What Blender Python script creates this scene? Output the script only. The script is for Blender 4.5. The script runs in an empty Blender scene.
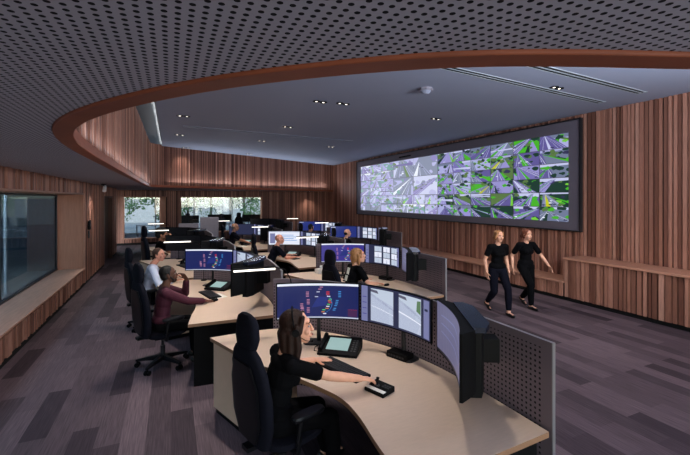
import bpy, bmesh, math, random
from mathutils import Vector, Matrix
from mathutils.geometry import tessellate_polygon
PI = math.pi
C = bpy.context.scene.collection
sc = bpy.context.scene
R = math.radians
V = Vector

# ------------------------------------------------------------------ materials
def lin(c):
    return tuple(((x / 255) / 12.92 if x / 255 <= .04045 else ((x / 255 + .055) / 1.055) ** 2.4) for x in c)

def newmat(name):
    m = bpy.data.materials.new(name); m.use_nodes = True
    nt = m.node_tree; b = nt.nodes['Principled BSDF']
    return m, nt, b

def mat(name, rgb, rough=.6, metal=0., spec=.4, noise=0., nscale=20., stretch=(1, 1, 1), bump=0.):
    m, nt, b = newmat(name)
    col = lin(rgb)
    b.inputs['Base Color'].default_value = (*col, 1)
    b.inputs['Roughness'].default_value = rough
    b.inputs['Metallic'].default_value = metal
    b.inputs['Specular IOR Level'].default_value = spec
    if noise or bump:
        tc = nt.nodes.new('ShaderNodeTexCoord'); mp = nt.nodes.new('ShaderNodeMapping')
        mp.inputs['Scale'].default_value = stretch
        nz = nt.nodes.new('ShaderNodeTexNoise'); nz.inputs['Scale'].default_value = nscale; nz.inputs['Detail'].default_value = 4
        nt.links.new(tc.outputs['Object'], mp.inputs['Vector']); nt.links.new(mp.outputs['Vector'], nz.inputs['Vector'])
        if noise:
            rp = nt.nodes.new('ShaderNodeValToRGB')
            rp.color_ramp.elements[0].position = .3; rp.color_ramp.elements[1].position = .7
            rp.color_ramp.elements[0].color = (*[x * (1 - noise) for x in col], 1)
            rp.color_ramp.elements[1].color = (*[min(1, x * (1 + noise)) for x in col], 1)
            nt.links.new(nz.outputs['Fac'], rp.inputs['Fac']); nt.links.new(rp.outputs['Color'], b.inputs['Base Color'])
        if bump:
            bp = nt.nodes.new('ShaderNodeBump'); bp.inputs['Strength'].default_value = bump; bp.inputs['Distance'].default_value = .01
            nt.links.new(nz.outputs['Fac'], bp.inputs['Height']); nt.links.new(bp.outputs['Normal'], b.inputs['Normal'])
    return m

_em = {}
def emi(rgb, strength=1.):
    k = (tuple(rgb), strength)
    if k not in _em:
        m, nt, b = newmat('display_%d_%d_%d' % tuple(rgb))
        b.inputs['Base Color'].default_value = (.01, .01, .012, 1)
        b.inputs['Roughness'].default_value = .35
        b.inputs['Specular IOR Level'].default_value = .25
        b.inputs['Emission Color'].default_value = (*lin(rgb), 1)
        b.inputs['Emission Strength'].default_value = strength
        _em[k] = m
    return _em[k]

def glassmat(name, tint, gloss=.12):
    m, nt, b = newmat(name)
    nt.nodes.remove(b)
    out = nt.nodes['Material Output']
    tr = nt.nodes.new('ShaderNodeBsdfTransparent'); tr.inputs['Color'].default_value = (*tint, 1)
    gl = nt.nodes.new('ShaderNodeBsdfGlossy'); gl.inputs['Roughness'].default_value = .02
    fr = nt.nodes.new('ShaderNodeFresnel'); fr.inputs['IOR'].default_value = 1.45
    mu = nt.nodes.new('ShaderNodeMath'); mu.operation = 'MULTIPLY_ADD'; mu.inputs[1].default_value = .4; mu.inputs[2].default_value = gloss * .2
    mx = nt.nodes.new('ShaderNodeMixShader')
    nt.links.new(fr.outputs[0], mu.inputs[0]); nt.links.new(mu.outputs[0], mx.inputs[0])
    nt.links.new(tr.outputs[0], mx.inputs[1]); nt.links.new(gl.outputs[0], mx.inputs[2])
    nt.links.new(mx.outputs[0], out.inputs['Surface'])
    return m

def perfmat(name, base, hole, pitch, radius, coord='Object', rough=.7, margin=None, metal=0.):
    """painted board / sheet pierced by a square grid of round holes"""
    m, nt, b = newmat(name)
    L = nt.links.new; N = nt.nodes.new
    tc = N('ShaderNodeTexCoord')
    sx = N('ShaderNodeSeparateXYZ'); L(tc.outputs[coord], sx.inputs[0])
    def mth(op, a, bb=None):
        n = N('ShaderNodeMath'); n.operation = op
        for i, v in enumerate((a, bb)):
            if v is None: continue
            if isinstance(v, (int, float)): n.inputs[i].default_value = v
            else: L(v, n.inputs[i])
        return n.outputs[0]
    d = []
    for ax in 'XY':
        fx = mth('FRACT', mth('DIVIDE', sx.outputs[ax], pitch))
        q = mth('SUBTRACT', fx, .5); d.append(mth('MULTIPLY', q, q))
    dist = mth('SQRT', mth('ADD', d[0], d[1]))
    fac = mth('LESS_THAN', dist, radius / pitch)
    if margin:
        for ax, lo, hi in margin:
            fac = mth('MULTIPLY', fac, mth('GREATER_THAN', sx.outputs[ax], lo))
            fac = mth('MULTIPLY', fac, mth('LESS_THAN', sx.outputs[ax], hi))
    mx = N('ShaderNodeMix'); mx.data_type = 'RGBA'
    L(fac, mx.inputs['Factor']); mx.inputs['A'].default_value = (*lin(base), 1); mx.inputs['B'].default_value = (*lin(hole), 1)
    L(mx.outputs['Result'], b.inputs['Base Color'])
    b.inputs['Roughness'].default_value = rough; b.inputs['Metallic'].default_value = metal
    b.inputs['Specular IOR Level'].default_value = .2
    return m

def carpetmat():
    m, nt, b = newmat('carpet_planks'); L = nt.links.new; N = nt.nodes.new
    tc = N('ShaderNodeTexCoord'); mp = N('ShaderNodeMapping'); mp.inputs['Rotation'].default_value = (0, 0, R(90))
    L(tc.outputs['Object'], mp.inputs['Vector'])
    br = N('ShaderNodeTexBrick'); br.offset = .37; br.offset_frequency = 2
    br.inputs['Scale'].default_value = 1; br.inputs['Brick Width'].default_value = 1.0; br.inputs['Row Height'].default_value = .21
    br.inputs['Mortar Size'].default_value = .0; br.inputs['Bias'].default_value = 0
    br.inputs['Color1'].default_value = (*lin((106, 90, 97)), 1); br.inputs['Color2'].default_value = (*lin((57, 46, 54)), 1)
    L(mp.outputs['Vector'], br.inputs['Vector'])
    mp2 = N('ShaderNodeMapping'); mp2.inputs['Scale'].default_value = (60, 2.2, 1)
    L(tc.outputs['Object'], mp2.inputs['Vector'])
    nz = N('ShaderNodeTexNoise'); nz.inputs['Scale'].default_value = 1.6; nz.inputs['Detail'].default_value = 5
    L(mp2.outputs['Vector'], nz.inputs['Vector'])
    rp = N('ShaderNodeValToRGB'); rp.color_ramp.elements[0].color = (.62, .6, .62, 1); rp.color_ramp.elements[1].color = (1.25, 1.22, 1.22, 1)
    rp.color_ramp.elements[0].position = .3; rp.color_ramp.elements[1].position = .72
    L(nz.outputs['Fac'], rp.inputs['Fac'])
    mx = N('ShaderNodeMix'); mx.data_type = 'RGBA'; mx.blend_type = 'MULTIPLY'; mx.inputs['Factor'].default_value = 1
    L(br.outputs['Color'], mx.inputs['A']); L(rp.outputs['Color'], mx.inputs['B'])
    L(mx.outputs['Result'], b.inputs['Base Color'])
    b.inputs['Roughness'].default_value = .75; b.inputs['Specular IOR Level'].default_value = .25
    return m

M = {}
for i, c in enumerate([(158, 108, 90), (172, 121, 102), (134, 89, 73), (184, 135, 116), (115, 74, 60)]):
    M['slat%d' % i] = mat('timber_batten_%s' % 'pale rose brown rich dark'.split()[i], c, .55, noise=.18, nscale=9, stretch=(9, 9, .6))
SL = [M['slat%d' % i] for i in range(5)]
M['backing'] = mat('dark_timber_backing', (46, 25, 18), .8)
M['trimwood'] = mat('oiled_timber_trim', (150, 82, 55), .5, noise=.12, nscale=8, stretch=(.6, .6, 6))
M['panelwood'] = mat('smooth_timber_panel', (168, 116, 92), .5, noise=.1, nscale=7, stretch=(6, 1, .5))
M['sillwood'] = mat('timber_sill_board', (188, 138, 114), .45, noise=.12, nscale=7, stretch=(6, .5, 6))
M['benchwood'] = mat('timber_bench_board', (180, 130, 108), .45, noise=.12, nscale=7, stretch=(6, .5, 6))
M['doorwood'] = mat('dark_timber_door', (78, 46, 34), .6, noise=.12, nscale=7, stretch=(6, 6, .5))
M['black'] = mat('black_plastic', (7, 7, 9), .6, spec=.12)
M['blackgloss'] = mat('glossy_navy_plastic', (20, 27, 46), .22, spec=.6)
M['skirting'] = mat('black_recessed_skirting', (14, 13, 14), .8)
M['desktop'] = mat('pale_birch_laminate', (208, 183, 163), .38, spec=.45, noise=.035, nscale=14, stretch=(1, 6, 1))
M['deskside'] = mat('birch_laminate_side', (205, 172, 146), .5, noise=.03, nscale=10)
M['deskedge'] = mat('brown_ply_edge', (140, 105, 80), .55)
M['ceilpaint'] = mat('painted_plaster_ceiling', (150, 155, 174), .85, spec=.2)
M['covepaint'] = mat('white_cove_paint', (160, 166, 172), .85, spec=.2)
M['soffit'] = perfmat('perforated_acoustic_board', (186, 180, 190), (15, 14, 19), .0287, .0073)
M['perfmetal'] = perfmat('perforated_grey_metal', (122, 111, 120), (30, 28, 34), .034, .0078, coord='UV', rough=.45, margin=[('X', .06, 3.62), ('Y', .05, 99)], metal=.35)
M['greymetal'] = mat('grey_metal_edge', (150, 148, 152), .35, metal=.6)
M['darkmetal'] = mat('dark_grey_metal', (46, 46, 50), .45, metal=.5)
M['screenframe'] = mat('charcoal_screen_surround', (108, 101, 112), .6)
M['carpet'] = carpetmat()
M['fabric'] = mat('navy_black_upholstery', (13, 14, 25), .85, spec=.15, noise=.2, nscale=60)
M['chairplastic'] = mat('charcoal_chair_plastic', (15, 15, 19), .42, spec=.25)
M['chrome'] = mat('polished_metal', (170, 172, 178), .2, metal=1)
M['white'] = mat('white_paint', (225, 226, 228), .6)
M['paper'] = mat('white_paper', (232, 230, 224), .8)
M['greyfabric'] = mat('grey_acoustic_felt', (150, 145, 156), .9, noise=.1, nscale=40)
M['keys'] = mat('dark_keycaps', (38, 38, 42), .5)
M['rug'] = mat('office_floor', (120, 110, 104), .8)
M['leaf'] = mat('green_leaves', (82, 116, 70), .7, noise=.45, nscale=3)
M['leaf2'] = mat('blue_green_leaves', (70, 104, 96), .7, noise=.45, nscale=3)
M['bark'] = mat('grey_bark', (98, 88, 78), .9, noise=.2, nscale=12)
M['concrete'] = mat('pale_concrete', (190, 190, 188), .8, noise=.08, nscale=4)
M['ground'] = mat('garden_paving', (150, 150, 145), .9, noise=.1, nscale=3)
M['glass'] = glassmat('clear_glass', (.93, .96, .96))
M['tinted'] = glassmat('dark_tinted_glass', (.19, .235, .262), .1)
M['led'] = emi((255, 246, 236), 2.6)
M['lampglow'] = emi((255, 244, 230), 4.)
SKIN = {}
def skin(name, rgb):
    if name not in SKIN: SKIN[name] = mat(name, rgb, .5, noise=.05, nscale=25)
    return SKIN[name]

# ------------------------------------------------------------------ mesh builder
class MB:
    def __init__(s):
        s.v = []; s.f = []; s.m = []; s.uv = None
    def add(s, vs, fs, m=0):
        o = len(s.v); s.v += [tuple(v) for v in vs]
        for f in fs:
            s.f.append(tuple(i + o for i in f)); s.m.append(m)
        return s
    def box(s, x0, x1, y0, y1, z0, z1, m=0):
        vs = [(x, y, z) for z in (z0, z1) for y in (y0, y1) for x in (x0, x1)]
        return s.add(vs, [(0, 2, 3, 1), (4, 5, 7, 6), (0, 1, 5, 4), (2, 6, 7, 3), (0, 4, 6, 2), (1, 3, 7, 5)], m)
    def obox(s, c, size, rot=None, m=0):
        rot = rot or Matrix.Identity(3); c = V(c)
        vs = [c + rot @ V((x * size[0] / 2, y * size[1] / 2, z * size[2] / 2)) for z in (-1, 1) for y in (-1, 1) for x in (-1, 1)]
        return s.add(vs, [(0, 2, 3, 1), (4, 5, 7, 6), (0, 1, 5, 4), (2, 6, 7, 3), (0, 4, 6, 2), (1, 3, 7, 5)], m)
    def prism(s, poly, z0, z1, m=0, mside=None):
        n = len(poly)
        ar = sum(poly[i][0] * poly[(i + 1) % n][1] - poly[(i + 1) % n][0] * poly[i][1] for i in range(n))
        if ar < 0: poly = poly[::-1]
        vs = [(x, y, z0) for x, y in poly] + [(x, y, z1) for x, y in poly]
        tri = tessellate_polygon([[V((x, y, 0)) for x, y in poly]])
        fs = []
        for t in tri:
            a, b, c = [V((*poly[i], 0)) for i in t]
            if (b - a).cross(c - a).z < 0: t = t[::-1]
            fs.append(tuple(i + n for i in t)); fs.append(tuple(t[::-1]))
        s.add(vs, fs, m)
        s.add(vs, [(i, (i + 1) % n, (i + 1) % n + n, i + n) for i in range(n)], m if mside is None else mside)
        return s
    def rings(s, rs, cap=True, m=0):
        n = len(rs[0]); vs = [p for r in rs for p in r]; fs = []
        for k in range(len(rs) - 1):
            for i in range(n):
                j = (i + 1) % n
                fs.append((k * n + i, k * n + j, (k + 1) * n + j, (k + 1) * n + i))
        if cap:
            fs.append(tuple(range(n))[::-1]); fs.append(tuple((len(rs) - 1) * n + i for i in range(n)))
        return s.add(vs, fs, m)
    def cap(s, a, b, ra, rb, n=12, m=0):
        a, b = V(a), V(b); d = b - a; L = d.length
        d = d / L if L > 1e-7 else V((0, 0, 1))
        u = d.orthogonal().normalized(); w = d.cross(u); rs = []
        def ring(c, r): rs.append([c + u * (r * math.cos(2 * PI * i / n)) + w * (r * math.sin(2 * PI * i / n)) for i in range(n)])
        for k in (.15, .5, .85): ring(a - d * ra * math.cos(k * PI / 2), ra * math.sin(k * PI / 2))
        ring(a, ra); ring(b, rb)
        for k in (.85, .5, .15): ring(b + d * rb * math.cos(k * PI / 2), rb * math.sin(k * PI / 2))
        return s.rings(rs, True, m)
    def cyl(s, a, b, ra, rb=None, n=16, m=0):
        rb = ra if rb is None else rb
        a, b = V(a), V(b); d = (b - a).normalized(); u = d.orthogonal().normalized(); w = d.cross(u)
        return s.rings([[c + u * (r * math.cos(2 * PI * i / n)) + w * (r * math.sin(2 * PI * i / n)) for i in range(n)] for c, r in ((a, ra), (b, rb))], True, m)
    def tube(s, pts, r, n=8, m=0):
        pts = [V(p) for p in pts]; rs = []
        for i, p in enumerate(pts):
            d = (pts[min(i + 1, len(pts) - 1)] - pts[max(i - 1, 0)]).normalized()
            u = d.cross(V((0, 0, 1)));
            if u.length < .05: u = d.cross(V((0, 1, 0)))
            u.normalize(); w = d.cross(u); rr = r[i] if isinstance(r, (list, tuple)) else r
            rs.append([p + u * (rr * math.cos(2 * PI * k / n)) + w * (rr * math.sin(2 * PI * k / n)) for k in range(n)])
        return s.rings(rs, True, m)
    def ell(s, c, r, rot=None, n=16, k=10, m=0):
        c = V(c); rot = rot or Matrix.Identity(3); rs = []
        for j in range(1, k):
            t = PI * j / k
            rs.append([c + rot @ V((r[0] * math.sin(t) * math.cos(2 * PI * i / n), r[1] * math.sin(t) * math.sin(2 * PI * i / n), -r[2] * math.cos(t))) for i in range(n)])
        return s.rings(rs, True, m)
    def loft(s, secs, n=20, e=2.6, m=0):
        """secs: (centre, half_x_vec, half_y_vec): superellipse rings"""
        rs = []
        for c, hx, hy in secs:
            ring = []
            for i in range(n):
                t = 2 * PI * i / n; ct, st = math.cos(t), math.sin(t)
                ring.append(V(c) + V(hx) * (abs(ct) ** (2 / e) * (1 if ct >= 0 else -1)) + V(hy) * (abs(st) ** (2 / e) * (1 if st >= 0 else -1)))
            rs.append(ring)
        return s.rings(rs, True, m)
    def build(s, name, mats, parent=None, smooth=False, bevel=0, vox=0, sm=0, uvs=None):
        me = bpy.data.meshes.new(name); me.from_pydata(s.v, [], s.f)
        mats = mats if isinstance(mats, (list, tuple)) else [mats]
        for mt in mats: me.materials.append(mt)
        me.polygons.foreach_set('material_index', s.m)
        if uvs:
            uv = me.uv_layers.new(name='UVMap')
            for lp in me.loops: uv.data[lp.index].uv = uvs[lp.vertex_index]
        bm = bmesh.new(); bm.from_mesh(me); bmesh.ops.recalc_face_normals(bm, faces=bm.faces); bm.to_mesh(me); bm.free()
        if smooth and not vox:
            me.polygons.foreach_set('use_smooth', [True] * len(me.polygons)); me.set_sharp_from_angle(angle=R(38))
        o = bpy.data.objects.new(name, me); C.objects.link(o)
        if parent: o.parent = parent
        if vox: remesh(o, vox, sm)
        if bevel:
            b = o.modifiers.new('edge', 'BEVEL'); b.width = bevel; b.segments = 2; b.limit_method = 'ANGLE'; b.angle_limit = R(40)
        return o

def remesh(o, vox, sm):
    r = o.modifiers.new('r', 'REMESH'); r.mode = 'VOXEL'; r.voxel_size = vox; r.use_smooth_shade = True
    if sm:
        q = o.modifiers.new('s', 'SMOOTH'); q.factor = .5; q.iterations = sm
    dg = bpy.context.evaluated_depsgraph_get(); dg.update()
    me = bpy.data.meshes.new_from_object(o.evaluated_get(dg))
    mats = list(o.data.materials); o.modifiers.clear(); o.data = me
    if not me.materials:
        for mt in mats: me.materials.append(mt)
    me.polygons.foreach_set('use_smooth', [True] * len(me.polygons))

def tag(o, label, cat, group=None, kind=None):
    if label: o['label'] = label
    if cat: o['category'] = cat
    if group: o['group'] = group
    if kind: o['kind'] = kind
    return o
def thing(name, label, cat, loc=(0, 0, 0), rz=0, group=None):
    o = bpy.data.objects.new(name, None); C.objects.link(o); o.location = loc; o.rotation_euler = (0, 0, rz)
    o.empty_display_size = .1
    return tag(o, label, cat, group)
def struct(o):
    o['kind'] = 'structure'; return o
def dup(o, loc, rz=None, label=None):
    def cp(x, par):
        c = x.copy(); C.objects.link(c)
        if par: c.parent = par
        for ch in x.children: cp(ch, c)
        return c
    r = cp(o, None); r.location = loc
    if rz is not None: r.rotation_euler = (0, 0, rz)
    if label: r['label'] = label
    return r

# ------------------------------------------------------------------ the room
rng = random.Random(7)
ZL, ZU = 2.625, 4.1            # low perforated soffit, high ceiling
XL, XR, YB, YF = -2.02, 8.42, 21.0, -3.0

def slats(mb, path, z0, z1, side, openings=(), w=(.03, .075), gap=.019, d=(.02, .046), seed=1, z1f=None, mo=0):
    r = random.Random(seed); seg = []; L = 0
    for a, b in zip(path[:-1], path[1:]):
        a, b = V((*a, 0)), V((*b, 0)); l = (b - a).length; seg.append((L, a, b, l)); L += l
    def at(s):
        for s0, a, b, l in seg:
            if s <= s0 + l + 1e-6: return a + (b - a) * ((s - s0) / l), (b - a).normalized()
        s0, a, b, l = seg[-1]; return b, (b - a).normalized()
    s = .01
    while s < L - .03:
        wd = r.uniform(*w); dp = r.choice((d[0], d[1], (d[0] + d[1]) / 2)); e = min(s + wd, L)
        p, t = at(s); q, t2 = at(e); n = V((-t.y, t.x, 0)) * side; n2 = V((-t2.y, t2.x, 0)) * side
        zz = [(z0, z1 if z1f is None else z1f(p))]
        for a0, a1, b0, b1 in openings:
            if e > a0 and s < a1:
                nz = []
                for lo, hi in zz:
                    if b0 > lo: nz.append((lo, min(hi, b0)))
                    if b1 < hi: nz.append((max(lo, b1), hi))
                zz = [z for z in nz if z[1] - z[0] > .02]
        m = r.choices(range(5), (3, 3, 3, 1.4, 2))[0] + mo
        for lo, hi in zz:
            vs = [p, q, q + n2 * dp, p + n * dp]
            mb.add([(a.x, a.y, lo) for a in vs] + [(a.x, a.y, hi) for a in vs], [(3, 2, 1, 0), (4, 5, 6, 7), (0, 1, 5, 4), (1, 2, 6, 5), (2, 3, 7, 6), (3, 0, 4, 7)], m)
        s = e + gap * r.choice((.7, 1, 1, 1.6))

fl = MB().box(-3.4, 8.9, YF - .2, 27.5, -.12, 0); struct(fl.build('floor', M['carpet']))

# right wall
mb = MB(); mb.box(XR, XR + .2, YF, YB + .3, 0, ZU + .1, 5)
slats(mb, [(XR, YB), (XR, YF)], .08, ZU, -1, seed=3, openings=[(YB - 16.85, YB - 5.72, 1.50, 3.96)])
mb.box(XR - .012, XR, YF, YB, 0, .09, 6)
struct(mb.build('wall_right', SL + [M['backing'], M['skirting']]))

# left wall with deep window bay and recessed door
WY0, WY1, WZ0, WZ1, WG = .6, 11.55, .43, 2.34, -2.54
DY0, DY1, DZ = 14.7, 16.75, 2.3
mb = MB()
mb.box(-2.6, XL, YF, YB - 3.2, WZ1, ZL + .1, 5); mb.box(-2.6, XL, YF, WY0, 0, WZ1, 5); mb.box(-2.6, XL, WY0, WY1, 0, WZ0, 5)
mb.box(-2.6, XL, WY1, DY0, 0, WZ1, 5); mb.box(-2.6, XL - .001, DY1, YB - 3.2, 0, WZ1, 5); mb.box(-2.6, XL - .002, DY0, DY1, DZ, WZ1, 5)
slats(mb, [(XL, YF), (XL, YB - 3.2)], .09, ZL, -1, seed=5, w=(.03, .065),
      openings=[(WY0 - YF, WY1 - YF, WZ0 - .03, WZ1), (DY0 - YF, DY1 - YF, 0, DZ)])
mb.box(XL, XL + .012, YF, DY0, 0, .085, 6); mb.box(XL, XL + .012, DY1, YB - 3.2, 0, .085, 6)
struct(mb.build('wall_left', SL + [M['backing'], M['skirting']]))
mb = MB(); mb.box(WG, XL + .05, WY0, WY1, WZ0, WZ0 + .03); struct(mb.build('trim_1', M['sillwood'], bevel=.004))   # sill board
mb = MB(); mb.box(WG, XL + .01, WY1 - .03, WY1, WZ0 + .03, WZ1 - .03); mb.box(WG, XL + .03, WY0, WY1, WZ1 - .03, WZ1); struct(mb.build('trim_2', M['panelwood'], bevel=.003))
w1 = struct(thing('window_1', None, None))
mb = MB(); mb.box(WG - .05, WG, WY1 - .09, WY1 - .03, WZ0 + .03, WZ1 - .03); mb.box(WG - .05, WG, WY0, WY1, WZ0 + .03, WZ0 + .07); mb.box(WG - .05, WG, WY0, WY1, WZ1 - .07, WZ1 - .03)
for y in (2.7, 5.4, 8.1): mb.box(WG - .03, WG - .01, y - .008, y + .008, WZ0 + .07, WZ1 - .07)
mb.build('window_frame', M['darkmetal'], w1)
MB().box(WG - .026, WG - .02, WY0, WY1 - .09, WZ0 + .07, WZ1 - .07).build('pane', M['tinted'], w1)
d1 = struct(thing('door_1', None, None))
MB().box(XL - .16, XL - .11, DY0 + .06, DY1 - .06, .01, DZ - .06).build('door_leaf', M['doorwood'], d1)
mb = MB(); mb.box(XL - .2, XL + .02, DY0, DY0 + .06, 0, DZ); mb.box(XL - .2, XL + .02, DY1 - .06, DY1, 0, DZ); mb.box(XL - .2, XL + .02, DY0 + .06, DY1 - .06, DZ - .06, DZ); mb.build('door_frame', M['doorwood'], d1)
MB().tube([(XL - .11, DY0 + .18, 1.0), (XL - .05, DY0 + .18, 1.0), (XL - .05, DY0 + .18, 1.25), (XL - .11, DY0 + .18, 1.25)], .012).build('door_handle', M['chrome'], d1)

# back wall with two windows
A0, A1, AZ0, AZ1 = -2.06, -.22, .29, 2.3
B0, B1, BZ0, BZ1 = .45, 4.52, .5, 2.3
XBL = -3.2
mb = MB()
for x0, x1, z0, z1 in ((XBL, A0, 0, 2.9), (A0, A1, 0, AZ0), (A0, A1, AZ1, 2.9), (A1, B0, 0, 2.9), (B0, B1, 0, BZ0), (B0, B1, BZ1, 2.9), (B1, XR + .2, 0, 2.9)):
    mb.box(x0, x1, YB, YB + .25, z0, z1, 5)
slats(mb, [(XBL, YB), (XR, YB)], .1, 2.9, -1, seed=11, openings=[(A0 - XBL, A1 - XBL, AZ0, AZ1), (B0 - XBL, B1 - XBL, BZ0, BZ1)])
mb.box(XBL, XR, YB - .012, YB, 0, .1, 6)
mb.box(XBL - .1, XBL, YB - 3.3, YB + .3, 0, 2.9, 5)
struct(mb.build('wall_back', SL + [M['backing'], M['skirting']]))
w2 = struct(thing('window_2', None, None))
mb = MB()
mb.prism([(A1, YB - .03), (A1, YB + .3), (A1 - .3, YB + .3), (A1 - .03, YB - .03)], AZ0, AZ1)
mb.box(A0, A1, YB - .03, YB + .3, AZ0 - .03, AZ0 + .02); mb.box(A0, A1, YB - .03, YB + .3, AZ1 - .02, AZ1 + .03); mb.box(A0 - .03, A0 + .02, YB - .03, YB + .3, AZ0, AZ1)
mb.build('window_frame', M['panelwood'], w2)
MB().box(A0, A1 - .3, YB + .26, YB + .27, AZ0, AZ1).build('pane', M['glass'], w2)
w3 = struct(thing('window_3', None, None))
mb = MB()
mb.box(B0 - .03, B1 + .03, YB - .03, YB + .28, BZ0 - .03, BZ0 + .02); mb.box(B0 - .03, B1 + .03, YB - .03, YB + .28, BZ1 - .02, BZ1 + .03)
mb.box(B0 - .03, B0 + .02, YB - .03, YB + .28, BZ0, BZ1); mb.box(B1 - .02, B1 + .03, YB - .03, YB + .28, BZ0, BZ1)
mb.build('window_frame', M['panelwood'], w3)
mb = MB(); mb.box(2.96, 3.0, YB + .22, YB + .28, BZ0, BZ1); mb.build('mullion', M['white'], w3)
MB().box(B0, B1, YB + .24, YB + .25, BZ0, BZ1).build('pane', M['glass'], w3)
mb = MB()
for x0, x1, z0, z1 in ((-3.4, -1.6, -.1, 4.4), (7.6, 8.9, -.1, 4.4), (-1.6, 7.6, -.1, .5), (-1.6, 7.6, 2.45, 4.4)): mb.box(x0, x1, YF - .2, YF, z0, z1)
struct(mb.build('wall_front', M['panelwood']))
w5 = struct(thing('fill_window', None, None)); mb = MB()  # unseen window, added as an opening for the fill lamp behind it
for x in (-1.6, .7, 3.0, 5.3, 7.56): mb.box(x, x + .04, YF - .12, YF - .06, .5, 2.45)
mb.box(-1.6, 7.6, YF - .12, YF - .06, .5, .54); mb.box(-1.6, 7.6, YF - .12, YF - .06, 2.41, 2.45); mb.build('window_frame', M['darkmetal'], w5)
MB().box(-1.6, 7.6, YF - .1, YF - .095, .54, 2.41).build('pane', M['glass'], w5)

# the bulkhead opening in the low soffit
def spline(p, n=6):
    out = []
    for i in range(len(p) - 1):
        a, b, c, d = V(p[max(i - 1, 0)]), V(p[i]), V(p[i + 1]), V(p[min(i + 2, len(p) - 1)])
        for k in range(n):
            t = k / n
            out.append(.5 * ((2 * b) + (c - a) * t + (2 * a - 5 * b + 4 * c - d) * t * t + (3 * b - a - 3 * c + d) * t ** 3))
    out.append(V(p[-1])); return [(q.x, q.y) for q in out]
curve = spline([(8.42, .30), (5.0, .26), (3.0, .30), (1.9, .44), (1.38, .60), (.76, .87), (.24, 1.29), (-.14, 1.75), (-.44, 2.25), (-.63, 2.75), (-.73, 3.35), (-.77, 4.2), (-.78, 5.6), (-.78, 8.0)], 6)
path_o = curve + [(-.78, 10.0), (-.77, 13.0), (-.76, 14.9), (-.55, 15.25), (8.42, 20.25)]
def offset(path, d):
    out = []
    for i, p in enumerate(path):
        a, b = V(path[max(i - 1, 0)]), V(path[min(i + 1, len(path) - 1)]); t = (b - a).normalized(); n = V((t.y, -t.x))
        out.append((p[0] + n.x * d, p[1] + n.y * d))
    out[0] = (8.42, out[0][1]); out[-1] = (8.42, out[-1][1]); return out
path_i = offset(path_o, .11); path_w = offset(path_o, .075)
mb = MB()
n = len(path_o)
for pth, z0, z1 in ((None, 2.612, 2.70),):
    vs = []
    for a, b in zip(path_o, path_i): vs += [(*a, z0), (*b, z0), (*b, z1), (*a, z1)]
    fs = []
    for i in range(n - 1):
        k = i * 4; q = k + 4
        fs += [(k, k + 1, q + 1, q), (k + 1, k + 2, q + 2, q + 1), (k + 2, k + 3, q + 3, q + 2), (k + 3, k, q, q + 3)]
    mb.add(vs, fs)
struct(mb.build('trim_3', M['trimwood'], smooth=True, bevel=.006))
# slatted face above the ring
mb = MB(); vs = []
for a, b in zip(path_o, path_w): vs += [(*a, 2.70), (*b, 2.70), (*b, 4.15), (*a, 4.15)]
fs = []
for i in range(n - 1):
    k = i * 4; q = k + 4
    fs += [(k, k + 1, q + 1, q), (k + 1, k + 2, q + 2, q + 1), (k + 2, k + 3, q + 3, q + 2), (k + 3, k, q, q + 3)]
mb.add(vs, fs, 5)
slats(mb, path_w, 2.70, 4.15, -1, seed=21, w=(.028, .06), d=(.018, .034))
struct(mb.build('wall_upper', SL + [M['backing']]))
# low perforated soffit: everything around the opening
po = offset(path_o, -.004)
poly = po + [(8.42, YB + .2), (-3.3, YB + .2), (-3.3, YF), (8.42, YF)]
struct(MB().prism(poly, ZL, ZL + .03).build('ceiling_lower', M['soffit']))
# high ceiling with the raised cove along the left wall
XC = -.27
struct(MB().box(XC, 8.9, -.3, 21.2, ZU, ZU + .15).build('ceiling_upper', M['ceilpaint']))
mb = MB(); mb.box(-1.2, XC - .002, -.3, 21.2, 4.42, 4.5); mb.box(-1.22, -1.2, -.3, 21.2, 2.7, 4.5); mb.box(XC - .03, XC - .002, -.3, 21.2, ZU, 4.43); struct(mb.build('ceiling_cove', M['covepaint']))
struct(MB().box(-3.4, 8.9, YF, 21.2, 4.52, 4.6).build('ceiling_slab', M['backing']))
# ------------------------------------------------------------------ things fixed to the room
def downlight(x, y, z, label, tilt=0, twin=True, group='ceiling downlights'):
    t = thing('twin_downlight' if twin else 'downlight', label, 'light', (x, y, z), tilt, group)
    mb = MB(); r = .055
    xs = (-.075, .075) if twin else (0,)
    for dx in xs:
        prof = [(r + .018, 0), (r + .018, -.008), (r, -.008), (r - .012, -.002)]
        mb.rings([[(dx + a * math.cos(2 * PI * i / 20), a * math.sin(2 * PI * i / 20), b) for i in range(20)] for a, b in prof], True)
    mb.build('trim_ring', M['black'], t, smooth=True)
    for dx in xs: MB().cyl((dx, .0, -.0105), (dx, .0, -.0085), .02, n=14).build('lamp', M['lampglow'], t)
    return t

dl = [(.56, 6.8, 'near the curved end of the ceiling'), (.26, 9.55, 'beside the left end of the long slot'), (2.8, 9.85, 'just before the long slot'),
      (.24, 12.4, 'beyond the left end of the long slot'), (2.65, 7.05, 'left of the close pair at mid ceiling'), (3.12, 7.0, 'right of the close pair at mid ceiling'),
      (2.7, 12.6, 'beyond the middle of the long slot'), (5.3, 13.0, 'beyond the right end of the long slot'), (6.0, 4.5, 'between the two right-hand slots'),
      (5.72, 7.42, 'close above the near end of the video wall'), (.5, 15.4, 'in the far left corner of the high ceiling'), (3.0, 16.4, 'farthest towards the back bulkhead')]
for x, y, d in dl: downlight(x, y, ZU, 'black twin downlight ' + d, .1)
downlight(7.1, 20.55, ZL, 'small downlight in the low soffit over the bright patch of back wall', twin=False)

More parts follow.
